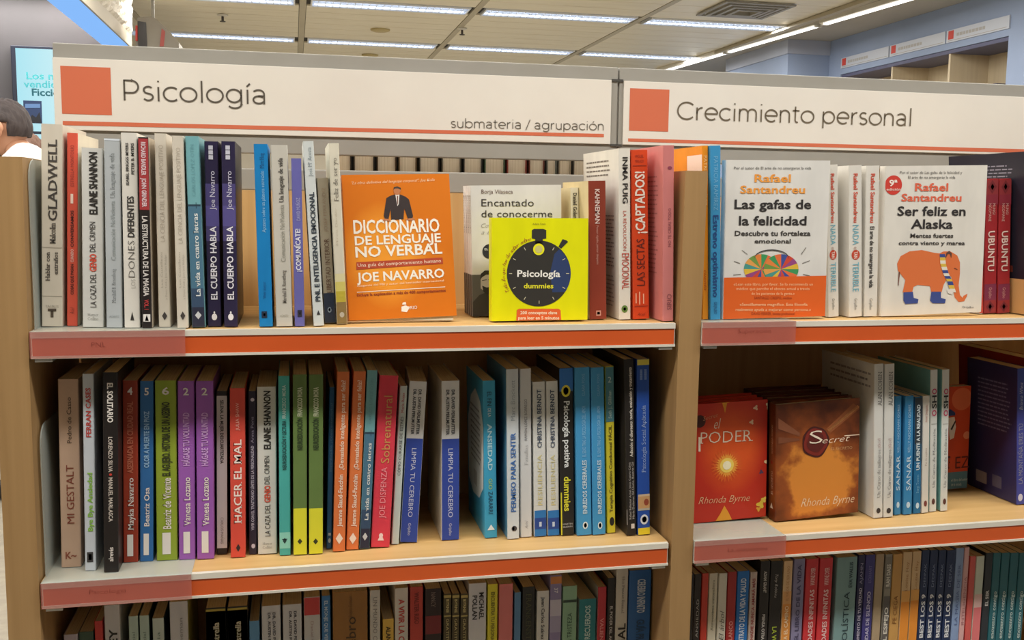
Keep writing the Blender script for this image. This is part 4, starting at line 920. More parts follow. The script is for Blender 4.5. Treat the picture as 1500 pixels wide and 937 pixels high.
# ================================================================== middle shelf, left bay
R = Row(Z2, 'books on the middle shelf of the left bay')
R.book((84.5, 115, 556, 89.8, 119.7, 830.5), (214, 182, 158), 'thick salmon-beige spine, leftmost on the middle shelf', [
    T('MI GESTALT', 680, 766, .36, (140, 70, 54), 'u', .52, 'n'), T('Pedro de Casso', 582, 648, .22, (70, 54, 46), 'u', .52), T('K~', 808, 818, .55, (150, 84, 64), 'h', .5, 'b')], front=(190, 160, 140))
R.book((120.4, 137.3, 548, 124.6, 141.5, 835.5), (214, 222, 232), 'narrow bluish-white spine with red and green hand lettering', [
    T('FERRAN CASES', 568, 639, .42, (196, 66, 60), 'u', .5, 'b'), T('Bye Bye Ansiedad', 691, 777, .42, (140, 196, 70), 'u', .55, 'b')], marks=[('r', 808, 823, .2, .75, (60, 58, 60)), ('r', 811, 820, .34, .62, (190, 190, 196))])
R.book((150, 172.5, 546, 152, 174.5, 838), (38, 33, 32), 'black spine with bold white capitals standing forward on the middle shelf', [
    T('EL SOLITARIO', 561, 618, .36, (232, 226, 220), 'd', .5, 'c'), T('LORENZO SILVA', 639, 690, .26, (206, 196, 186), 'd', .5, 'b'), T('MANUEL MARLASCA', 698, 763, .26, (206, 196, 186), 'd', .5, 'b'), T('alrevés', 801, 822, .3, (220, 212, 206), 'u', .5, 'b')], marks=[('o', 692, 695.5, .4, .6, (200, 60, 50))], back=(40, 35, 34))
def nov(q, c, lab, author, title, num, tc_=(210, 200, 190), ac=(236, 226, 220), al=None):
    yt, yb = q[2], q[5]; al = al or (699, 776)
    return R.book(q, c, lab, [T(author, al[0], al[1], .38, ac, 'u', .52, 'S'), T(title[0], title[1], title[2], .36, tc_, 'u', .5, 'c'), T(num, yt+10, yt+20, .34, (230, 224, 220), 'h', .5, 'b')],
        marks=[('r', yb-41, yb-9, .28, .68, (232, 226, 220)), ('l', yb-39, yb-11, .36, .6, (120, 110, 110))])
nov((178.5, 202, 558, 179.8, 202.6, 823.5), (158, 60, 40), 'brick red spine with cream serif author name and white foot label', 'Mayka Navarro', ('ASESINADA EN CIUDAD REAL', 588, 692), '4', (196, 110, 84))
nov((205, 225, 558.7, 205, 225.5, 822), (52, 110, 172), 'denim blue spine with white serif author and number five', 'Beatriz Osa', ('OLOR A MUERTE EN PIOZ', 602, 684), '5', (150, 190, 226), al=(713, 770))
nov((226.8, 258.5, 558, 229.6, 260.6, 820.5), (150, 170, 56), 'wide olive-green spine with black title capitals and number six', 'Beatriz de Vicente', ('EL AGUJERO. HISTORIA DE UN ASESINO', 589, 696), '6', (52, 56, 30), al=(699, 774))
nov((260, 285, 558.7, 262.3, 286.6, 819.3), (160, 96, 184), 'purple spine, left twin beside the olive-green spine', 'Vanesa Lozano', ('HÁGASE TU VOLUNTAD', 604, 681), '2', (206, 160, 220), al=(698, 770))
nov((286.8, 312.4, 558.7, 288.8, 315, 818.4), (160, 96, 184), 'purple spine, right twin beside the short black and white spine', 'Vanesa Lozano', ('HÁGASE TU VOLUNTAD', 604, 681), '2', (206, 160, 220), al=(698, 770))
R.book((317, 333, 573, 317.7, 335.5, 811.3), (44, 38, 40), 'short black spine wearing a long white label with tiny print', [T('SELENA. LA MUJER DESCUARTIZADA', 586, 678, .3, (60, 58, 58), 'd', .5, 'b'), T('CARLOS MAÑAS', 757, 796, .26, (150, 146, 146), 'd')], [(580, 802.5, (216, 216, 216))])
R.book((336.5, 359, 569, 338, 362.7, 816), (222, 82, 68), 'coral red spine with large white serif capitals and dark diamond', [T('HACER EL MAL', 643, 766, .5, (246, 228, 220), 'u', .5, 'S'), T('JULIA SHAW', 590, 630, .22, (250, 190, 176), 'u')], marks=[('d', 796, 808, .36, .66, (50, 34, 36))])
R.book((363.5, 375, 573, 365, 376.3, 811.5), (48, 42, 62), 'very slim dark violet spine between coral red and white spines', [T('VIVIR CON EL TRASTORNO LÍMITE DE LA PERSONALIDAD', 652, 776, .36, (190, 186, 204), 'u', .5, 'b'), T('Anna Pons', 610, 648, .36, (160, 156, 180), 'u')], marks=[('o', 796, 803, .3, .8, (206, 200, 214)), ('o', 583, 588, .3, .8, (206, 200, 214))])
R.book((376.2, 405, 567, 378, 406, 811), (220, 220, 214), 'white spine with heavy black author capitals and one orange-red word, middle shelf', [
    T('ELAINE SHANNON', 573, 657, .34, K, 'u', .53, 'c'), T('DEL CRIMEN', 667, 708, .26, K, 'u', .5, 'n'), T('GENIO', 710, 735, .3, (214, 80, 58), 'u', .52, 'c'), T('LA CAZA DEL', 738, 785, .28, K, 'u', .52, 'n'), T('Harper', 794, 797.5, .5, (120, 116, 110), 'h', .5, 's'), T('Collins', 799.5, 803, .5, (120, 116, 110), 'h', .5, 's')])
R.book((407.5, 425, 551, 409.6, 426, 813), (78, 178, 172), 'turquoise spine with a pale foot panel between white and green spines', [T('NEUROEDUCACIÓN Y LECTURA', 615, 687, .34, (30, 70, 70), 'u', .5, 'c'), T('FRANCISCO MORA', 564, 612, .3, (190, 226, 220), 'u', .5, 'c')], [(779, 803, (140, 210, 196))], marks=[('r', 788.5, 790, .25, .7, (30, 60, 62)), ('d', 787, 796, .3, .65, (30, 60, 62))])
for i, q in enumerate(((429, 450.8, 549, 429.8, 450, 812.5), (452.5, 473.7, 549, 452.5, 474.5, 811))):
    R.book(q, (104, 130, 72), ('green spine with lemon-yellow foot, left of the two, touching turquoise spine', 'green spine with lemon-yellow foot, right of the two, beside thin navy spine')[i], [
        T('NEUROEDUCACIÓN', 612, 658, .36, (44, 60, 34), 'u', .5, 'c'), T('FRANCISCO MORA', 567, 609, .34, (206, 214, 180), 'u', .5, 'c')], [(743.5, 812, (222, 220, 50))], marks=[('d', 788, 797, .3, .66, (50, 56, 26))])
R.book((482.5, 491.5, 567.5, 478.3, 486, 803.5), (42, 96, 142), 'very slim dark blue leaning spine before the orange pair', [T('Superdotados. ¿Cómo entenderlos?', 590, 690, .34, (100, 150, 186), 'u')], marks=[('r', 780, 784, .3, .8, (190, 206, 214)), ('o', 788, 795, .3, .8, (190, 206, 214))])
for i, q in enumerate(((494, 514, 545, 487.7, 505.6, 807.5), (518, 537, 544.6, 507.3, 525.4, 805))):
    R.book(q, (226, 124, 70), ('soft orange leaning spine, left of the pair', 'soft orange leaning spine, right of the pair, touching a teal spine')[i], [
        T('¿Demasiado inteligente para ser feliz?', 557, 687, .34, (246, 214, 190), 'u', .52, 'b'), T('Jeanne Siaud-Facchin', 694, 771, .34, (246, 220, 200), 'u', .5, 'b')], marks=[('d', 780, 797, .2, .8, (246, 226, 210)), ('o', 785, 792, .4, .62, (226, 124, 70))])
vida(R, (538, 554.5, 543, 526.5, 541.5, 803.8), 'leaning teal to navy spine with white serif title on the middle shelf', (648, 762, 632), 'CARLOS LÓPEZ OTÍN')
R.book((556, 584.4, 551, 543.3, 571, 801.7), (224, 66, 84), 'wide raspberry red leaning spine with large gold title', [T('Sobrenatural', 580, 678, .44, (206, 150, 90), 'u', .52, 'n'), T('JOE DISPENZA', 684, 759, .3, (244, 150, 160), 'u', .5, 'n')], marks=[('o', 781, 788, .4, .62, (250, 220, 220)), ('t', 781, 792, .34, .68, (250, 220, 220))])
R.book((586, 597, 565.8, 573.5, 584.8, 797), (206, 222, 220), 'slim pale mint leaning spine beside raspberry red spine', [T('CÓMO CURARSE DE ESTRÉS', 610, 696, .36, (70, 84, 84), 'u'), T('María Rojas', 576, 604, .34, (190, 70, 70), 'u')])
LB = (44, 70, 160)
def limpia(q, lab, **k):
    return R.book(q, (226, 228, 230), lab, [T('DR. DAVID PERLMUTTER', 571, 636, .17, (60, 64, 74), 'd', .64, 'b'), T('DR. AUSTIN PERLMUTTER', 571, 636, .17, (60, 64, 74), 'd', .34, 'b'), T('LIMPIA TU CEREBRO', 656, 757, .26, (200, 206, 232), 'd', .5, 'n'), T('Grijalbo', 766, 784, .16, (190, 196, 226), 'd')], [(642, 794, LB)], **k)
limpia((600, 625.6, 559.4, 586, 611.5, 794.3), 'white over royal blue spine, left copy leaning away from its twin', front=(214, 208, 196), yaw=-4)
_, sp, fr, bk, t_, h_ = limpia((647, 673.5, 558.3, 647, 673, 790.6), 'white over royal blue spine, right upright copy with grey back cover showing', back=(206, 200, 190), w=.165)
R.reset()
_, sp, fr, bk, t_, h_ = R.book((707, 725.6, 558, 710.5, 729.5, 787.5), (66, 166, 208), 'sky-blue book with a white cloud shape on its back cover', [
    T('EL FIN', 574, 594, .34, (30, 60, 80), 'd', .5, 'n'), T('DE LA', 598, 610, .24, (220, 236, 240), 'd'), T('ANSIEDAD', 620, 688, .34, (180, 224, 236), 'd', .5, 'b'), T('GIO', 700, 716, .3, (180, 210, 90), 'd'), T('ZARARRI', 719, 752, .34, (30, 70, 96), 'd')], w=.15, marks=[('t', 768, 776, .2, .8, (226, 240, 244))])
cl = [(.01, .06), (.05, .045), (.10, .05), (.135, .075), (.148, .12), (.145, .17), (.12, .205), (.08, .218), (.04, .2), (.012, .16)]
bk.poly([(u*h_/.24+.0, v*h_/.24) if u < .148 else (.148, v*h_/.24) for u, v in cl], (222, 226, 226), 'cloud_shape', .0004)
bk.lines(.04, h_*.42, .13, h_*.8, 10, (150, 150, 154), off=.0008); bk.rect(.06, h_*.26, .09, h_*.36, (190, 190, 190), 'barcode_label', .0008)
R.book((741.6, 760, 541, 743.4, 761, 789), (214, 222, 228), 'tall bluish-white spine with blue title capitals and slate cover', [T('PERMISO PARA SENTIR', 633, 749, .4, (60, 110, 180), 'u', .52, 'b'), T('Marc Brackett', 557, 615, .36, (130, 146, 160), 'u', .52, 'l')], back=(84, 144, 180), w=.16, marks=[('o', 770, 778, .35, .8, (70, 66, 70)), ('o', 771, 777, .42, .6, (214, 222, 228))])
R.book((761.5, 778.5, 540.4, 763, 779.3, 786.3), (218, 220, 222), 'tall plain white spine with faint grey writing right of the blue-lettered one', [T('Familias', 651, 680, .3, (170, 172, 176), 'u', .52, 's'), T('RAMÓN LÓPEZ BORREGO', 584, 644, .24, (120, 120, 128), 'u'), T('Ariel', 762, 774, .3, (130, 130, 136), 'u', .5, 'i')])
for i, q in enumerate(((780.5, 798.6, 559.6, 783, 801, 785.4), (800, 817.5, 558.7, 802.5, 820, 784.2))):
    R.book(q, (222, 224, 222), ('white spine with gold title and blue foot, left of the pair', 'white spine with gold title and blue foot, right of the pair')[i], [
        T('CHRISTINA BERNDT', 571, 655, .34, (70, 84, 106), 'u', .5, 'b'), T('RESILIENCIA', 665, 739, .36, (216, 206, 150), 'u', .5, 'n')], [(747, 758, (44, 120, 190)), (758, 775, (38, 72, 150)), (775, 786, (44, 120, 190))], marks=[('r', 764, 771, .4, .6, (200, 214, 236))])
R.book((819, 841, 539.5, 821.7, 841.8, 783.8), (44, 42, 40), 'black spine with blue head, yellow disc and white and yellow title', [
    T('Psicología positiva', 587, 684, .4, (228, 232, 232), 'd', .52, 'b'), T('dummies', 697, 748, .46, (226, 220, 60), 'd', .5, 'b'), T('MARTIN', 766, 768.5, .7, (200, 200, 200), 'h'), T('SELIGMAN', 770, 772.5, .7, (200, 200, 200), 'h')], [(540, 570, (48, 116, 196)), (570, 573, (70, 120, 180))], marks=[('o', 564, 581, .14, .8, (226, 214, 60)), ('o', 567, 578, .28, .66, (60, 54, 40)), ('r', 720, 783, .01, .1, (222, 214, 50))])
for i, q in enumerate(((842, 864, 538.8, 845.7, 867.3, 783.8), (865.5, 884.8, 538.8, 868.7, 887.8, 782.8))):
    R.book(q, (72, 158, 214), ('medium blue spine with white title, left of the two beside the black one', 'medium blue spine with white title, right of the two, touching teal-yellow spine')[i], [
        T('ENREDOS CEREBRALES', 673, 752, .28, (206, 230, 244), 'u', .55, 'b'), T('EL SEXO TRAS LA PSICOLOGÍA DEL AMOR', 594, 668, .24, (150, 204, 236), 'u', .55), T('CLARA PONS', 548, 580, .2, (130, 190, 230), 'u', .55)], marks=[('o', 764, 775, .38, .74, (220, 236, 244)), ('o', 766, 773, .46, .66, (72, 158, 214))])
R.book((886.3, 899, 537, 889.5, 902.4, 780.3), (226, 214, 60), 'slim yellow spine with a teal upper part and dark title', [T('Terapia Cognitivo Conductual FÁCIL', 622, 750, .34, (110, 100, 30), 'u', .5, 'b'), T('Seth J. Gillihan', 572, 612, .34, (170, 200, 200), 'u', .5, 'b'), T('2', 552, 560, .4, (200, 220, 220), 'h')], [(538, 617, (78, 136, 150))], marks=[('o', 757, 770, .3, .85, (40, 38, 34))])
R.book((914, 931, 526.6, 918.5, 932.5, 784), (42, 38, 36), 'tall black book with small white writing before the blue and yellow spine', [T('Adicción al cibersexo: teoría, evaluación y tratamiento', 538, 668, .3, (220, 214, 206), 'u', .6, 'b'), T('Rafael Ballester Arnal, Jesús Castro Calvo', 676, 760, .2, (200, 194, 190), 'u', .38), T('María Dolores Gil Llario, Beatriz Gil', 676, 760, .2, (200, 194, 190), 'u', .7)], w=.17, marks=[('r', 767, 774, .45, .8, (220, 214, 210)), ('r', 745, 768, -.0, .06, (206, 200, 196))])
R.book((933, 951.4, 526.6, 934.5, 953.6, 783), (40, 84, 178), 'royal blue spine with yellow head and foot at the right end', [T('Psicología Social Aplicada', 593, 691, .34, (170, 194, 236), 'u', .5, 's')],
    [(527, 535, (226, 214, 90)), (723, 726, (214, 190, 160)), (726, 744, (204, 160, 110)), (744, 747, (180, 180, 170)), (773, 783, (238, 218, 50))], marks=[('l', 541, 556, .15, .85, (120, 150, 210)), ('o', 753, 768, .2, .85, (220, 228, 240)), ('o', 756, 765, .34, .72, (40, 84, 178)), ('o', 730, 740, .5, .9, (150, 70, 50))])

# ================================================================== middle shelf, right bay
FM = 'cover-out books on the middle shelf'
def burst(face, cx, cy, rads, cols, nm, n=28):
    for j, (r0, c) in enumerate(zip(rads, cols)):
        pts = []
        rnd = random.Random(5+j)
        for k in range(n*2):
            a = PI*k/n; rr = r0*(1 if k % 2 else (.62+rnd.random()*.2)) if j < 2 else r0
            pts.append((cx+rr*math.cos(a), cy+rr*math.sin(a)))
        o = face.poly(pts, c, nm, .0004+j*.0003)
for k in range(3):
    Yk = .078+.021*(2-k)
    r_, sp, fr, bk, w_, h_ = front_book(Z2, (1017, 764.5), 1127.5, 575, Yk, .020, (206, 62, 38) if k < 2 else glow_cover('red_sun_cover', (192, 46, 28), (222, 88, 36), (.02, .07, .13), (.06, .07, .09), scale=14),
        ['red book copy at the back of the stack behind the divider panel', 'second red book copy behind the white-sun cover', 'red cover-out book with a glowing white-yellow sun burst, beside divider panel'][k], FM, X=.992, w=.136, h=.203, hard=True, yaw=1, roll=.03)
r2 = fr
r2.tpx('PODER', 1024, 650, 1102.5, 645.5, 17, (240, 222, 200), 's'); r2.tpx('el', 1046, 628, 1056, 627, 15, (240, 222, 200), 'i')
r2.tpx('Secret', 1030, 616, 1052, 610, 6, (214, 150, 110), 'i')
r2.poly([(1023, 661), (1023, 640), (1026, 640), (1026, 661)], (240, 222, 200), 'letter_stem', .0006, True)
c = r2.uv(1025, 617); r2.disc(c[0], c[1], .0105, (70, 24, 20), 'printed_seal', .0004)
c = r2.uv(1064.5, 681)
burst(r2, c[0], c[1], (.030, .021, .0125, .0075), ((222, 96, 34), (238, 160, 60), (246, 214, 100), (252, 244, 206)), 'sun_burst')
r2.tpx('Rhonda Byrne', 1023, 738, 1098, 733, 10, (226, 180, 140), 'i')
rnd = random.Random(11)
for px, py, rr, c_ in ((1105.5, 581, 2.5, (90, 80, 60)), (1120, 576, 4, (240, 224, 190)), (1126, 594, 4, (240, 224, 190)), (1107, 597, 3, (236, 200, 170)), (1101, 618, 2.8, (236, 200, 170)), (1125, 676, 4.5, (240, 210, 160)), (1115, 691, 2.6, (80, 60, 90)), (1114, 738, 5, (226, 196, 70)), (1119, 731, 3.5, (230, 206, 90)), (1111, 745, 3, (226, 170, 60))):
    q0 = r2.uv(px, py); q1 = r2.uv(px+rr, py)
    rad = q1[0]-q0[0]; ph = rnd.random()*6
    r2.poly([(q0[0]+rad*(1+.35*math.cos(3*a+ph))*math.cos(a), q0[1]+rad*(1+.35*math.cos(3*a+ph))*math.sin(a)) for a in [2*PI*i/18 for i in range(18)]], c_, 'printed_petal', .0004)
for pts in ([(1051, 577), (1070, 577), (1065, 590), (1062, 605), (1058, 590)], [(1048, 763), (1072, 762), (1067, 750), (1061, 740), (1055, 752)]):
    r2.poly(pts, (232, 158, 44), 'printed_flame', .0004, True)
for k in range(6):
    Yk = .062+.0262*(5-k)
    r_, sp, fr, bk, w_, h_ = front_book(Z2, (1140, 763.5), 1279, 576, Yk, .0255, (84, 34, 22) if k < 5 else glow_cover('parchment_cover', (92, 42, 20), (216, 138, 56), (.0255, .085, .065), (.08, .10, .10), (150, 78, 34), scale=26, lo=.42, hi=1.25, amp=1.1),
        ['brown parchment book copy, rearmost of the stack', 'brown parchment book copy, fifth from the front of the stack', 'brown parchment book copy, fourth from the front of the stack', 'brown parchment book copy, third from the front of the stack', 'brown parchment book copy directly behind the front one',
         'brown cover-out book with a dark red seal and script lettering'][k], FM, X=1.1365+.002*(5-k), w=.158, h=.200+.001*(k % 2), TLx=1137, roll=None if k == 5 else .012, hard=True, yaw=2)
sp.text('EL SECRETO', (.017, .045), (.017, .085), .006, (220, 190, 160), 's'); sp.text('RHONDA BYRNE', (.016, .115), (.016, .165), .004, (200, 160, 130), 's')
sp.disc(.0128, .1, .003, (150, 40, 30), 'spine_seal', .0005); sp.poly([(.008, .02), (.018, .02), (.013, .03)], (220, 200, 180), 'publisher_mark', .0005)
c = fr.uv(1194.5, 647)
for i_, (r_0, c_) in enumerate(((.0255, (70, 20, 14)), (.0225, (124, 34, 24)), (.0165, (92, 24, 18)))):
    n_ = 40; fr.poly([(c[0]+r_0*(1+.04*math.cos(5*a+i_))*math.cos(a), c[1]+r_0*(1+.05*math.sin(4*a))*1.05*math.sin(a)) for a in [2*PI*k/n_ for k in range(n_)]], c_, 'wax_seal', .0005+.0004*i_)
fr.tpx('S', 1185, 650, 1204, 648, 19, (240, 226, 206), 's', off=.002); fr.tpx('ecret', 1204, 649, 1244, 645, 9, (240, 220, 196), 'i', off=.002)
fr.poly([(1236, 637), (1262, 635), (1262, 636), (1236, 638.3)], (240, 220, 196), 'letter_swash', .002, True)
fr.tpx('EL SECRETO', 1217, 659, 1248, 657, 4, (214, 170, 120), 's')
fr.tpx('Rhonda Byrne', 1173, 742, 1251, 735, 12, (236, 214, 180), 'i')
for pts, cc in (([(1210, 628), (1250, 590), (1262, 598), (1216, 634)], (150, 84, 42)), ([(1212, 629), (1256, 593), (1259, 596), (1214, 632)], (196, 128, 74)), ([(1140, 612), (1172, 634), (1171, 639), (1140, 628)], (128, 74, 46)), ([(1140, 640), (1171, 642), (1171, 645), (1140, 650)], (120, 66, 38))):
    fr.poly(pts, cc, 'printed_ray', .0003, True)
R = Row(Z2, 'books on the middle shelf of the right bay')
R.reset()
AC = [T('ALAN COHEN', 545, 594, .42, (60, 58, 58), 'u', .6, 's'), T('Un Curso de milagros', 658, 729, .32, (120, 116, 116), 'u', .55, 's'), T('(fácil)', 641, 656, .32, (180, 150, 150), 'u', .55, 'i')]
_, sp, fr, bk, t_, h_ = R.book((1280.8, 1294.5, 533.5, 1279.6, 1293, 758.5), (218, 218, 214), 'tall white spine with grey serif writing, left twin, its back cover above the stack', AC, w=.17, marks=[('o', 744, 752, .3, .75, (60, 54, 54))])
bk.lines(.03, h_*.83, .16, h_*.95, 3, (150, 146, 146))
R.book((1296.4, 1310.8, 533.6, 1294.3, 1308.6, 757.3), (218, 218, 214), 'tall white spine with grey serif writing, right twin before the blue spines', AC, marks=[('o', 744, 752, .3, .75, (60, 54, 54))], w=.15)
for i, q in enumerate(((1311.3, 1321, 580.7, 1310.2, 1321, 753.8), (1326.5, 1339, 580.3, 1323.6, 1337, 753.4))):
    R.book(q, (58, 136, 190), ('short mid-blue spine, left of the pair beside tall white twins', 'short mid-blue spine, right of the pair touching a darker spine')[i], [T('SANAR', 667, 718, .5, (206, 226, 238), 'u', .5, 'n'), T('KELLY NOONAN GORES', 593, 662, .3, (170, 206, 230), 'u', .5, 'n')], w=.13, marks=[('o', 735, 744, .3, .75, (196, 220, 236))])
R.book((1340, 1351, 581.6, 1338, 1349, 752), (34, 110, 160), 'short petrol-blue spine with white capitals and dark top', [T('UN PUENTE A LA REALIDAD', 593, 688, .42, (214, 226, 232), 'u', .52, 'c'), T('Sergi Torres', 695, 722, .32, (150, 200, 226), 'u', .5, 's')], [(583, 650, (40, 52, 62)), (650, 675, (38, 80, 108))], w=.13, marks=[('o', 736, 745, .3, .75, (196, 220, 236))])
R.book((1352.2, 1362.5, 580.3, 1350, 1360.8, 751), (220, 216, 208), 'short cream spine between petrol-blue and tall pale spines', [T('Paz de espíritu', 656, 682, .26, (150, 120, 110), 'u', .5, 's'), T('Fidel Delgado', 593, 618, .26, (180, 120, 110), 'u', .5)], w=.13, marks=[('o', 733, 742, .3, .75, (120, 60, 56))])
for i, q in enumerate(((1363.6, 1374, 542, 1361.6, 1371.8, 749.2), (1381, 1391.8, 541.6, 1378, 1388, 748.2))):
    rr_ = R.book(q, (216, 218, 214), ('tall pale spine with magenta and black capitals, left one with teal cover', 'tall pale spine with magenta and black capitals, right one with teal cover')[i], [
        T('O', 600, 609, .6, (196, 50, 100), 'u', .52, 'b'), T('SH', 579, 598, .6, (40, 40, 44), 'u', .52, 'b'), T('O', 569, 577.5, .6, (196, 50, 100), 'u', .52, 'b'), T('Un Curso de Meditación', 627, 714, .34, (100, 104, 108), 'u', .55, 's')], back=(122, 178, 178), w=.16, marks=[('o', 730, 739, .3, .75, (90, 50, 46)), ('r', 620, 620.6, .1, .9, (150, 150, 150))])
rr_ = None
_, sp, fr, bk, w_, h_ = front_book(Z2, (1378, 724), 1430.5, 565.5, .175, .02, (212, 78, 42), 'red cover-out book with teal foot band deep behind the tall pale spines', FM, w=.115, roll=.03, h=.197, X=1.475)
v_ = fr.uv(1410, 690)[1]; fr.rect(.0003, .0003, w_-.0003, v_, (84, 128, 150), 'teal_foot_band')
fr.tpx('EL ARTE', 1378, 686, 1390, 686, 18, (96, 30, 24)); fr.tpx('EZ', 1399, 686, 1419, 684, 17, (96, 30, 24))
c = fr.uv(1409, 584); fr.disc(c[0], c[1], .0215, (226, 112, 70), 'pale_red_circle', .0004)
c = fr.uv(1416, 637); fr.disc(c[0], c[1], .0075, (232, 140, 100), 'round_badge', .0004)
fr.poly([(1386, 602), (1392, 599), (1399, 604), (1399, 608), (1390, 609)], (44, 60, 110), 'printed_cap', .0006, True)
fr.poly([(1388, 612), (1398, 610), (1400, 625), (1397, 641), (1391, 644)], (226, 214, 206), 'printed_figure', .0006, True)
fr.poly([(1392, 628), (1399, 615), (1400, 617), (1394, 630)], (50, 46, 50), 'printed_line', .0008, True)
fr.tpx('el libro del autor', 1393, 705, 1417, 703, 4, (200, 214, 220)); fr.tpx('de la mirada', 1393, 711.5, 1408, 710.5, 4, (200, 214, 220))
M = Matrix.Translation((1.668, .21, Z2+.0003)) @ Matrix.Rotation(0, 4, 'Z')
R.reset()
_, sp, fr, bk, t_, h_ = R.book((1491, 1508, 540, 1489.5, 1507, 738.7), (70, 76, 158), 'large violet-blue spine at the right edge with a dark blurb-covered back', [T('LA MONTAÑA ERES TÚ', 620, 708, .36, (150, 150, 170), 'u', .3, 'n'), T('Brianna Wiest', 560, 600, .3, (200, 206, 230), 'u', .3, 'i')], [(541, 600, (54, 70, 150))], back=(54, 48, 92), w=.135, marks=[('o', 723, 734, .1, .5, (210, 210, 226))])
bk.lines(.03, h_*.5, .12, h_*.88, 12, (120, 116, 150)); bk.rect(.025, h_*.06, .055, h_*.15, (150, 140, 150), 'barcode_label'); bk.rect(.07, h_*.07, .095, h_*.16, (92, 86, 110), 'barcode_label')
R.reset()
R.book((1512, 1530, 527, 1512, 1530, 738.7), (150, 40, 36), 'dark red book top showing above the violet-blue book, right edge', [], w=.20)

# ================================================================== lower shelf
def low(z, group, Y0, rows_, clampx=None):
    R = Row(z, group)
    pb = -9
    for i, e in enumerate(rows_):
        x0, x1, y, c, lab = e[:5]; opt = e[5] if len(e) > 5 else {}
        Y = Y0+opt.get('dy', 0)
        A, Bq = aty(x0, y, Y), aty(x1, y, Y)
        a = max(A.x, pb+.0006); t = max(.005, (Bq.x-a)*.985); h = A.z-z
        M = Matrix.Translation((a, Y, z+.0003))
        r_, sp, fr, bk = make_book(M, t, opt.get('w', .15), h, c, lab, group, opt.get('back'), opt.get('front'))
        pb = a+t
        ppm = 1450/1.62
        V = lambda yy: h-(yy-y)/ppm
        for y0, y1, c2 in opt.get('b', ()): sp.rect(.0004, max(.0005, V(y1)), t-.0004, V(y0), c2)
        for st, y0, y1, sz, tc_, d, cu, sty in opt.get('t', ()):
            cap = sz*t
            if d == 'u': P0, P1 = (cu*t+cap/2, V(y1)), (cu*t+cap/2, V(y0))
            else: P0, P1 = (cu*t-cap/2, V(y0)), (cu*t-cap/2, V(y1))
            sp.text(st, P0, P1, cap, tc_, sty)
GW = (232, 230, 226)
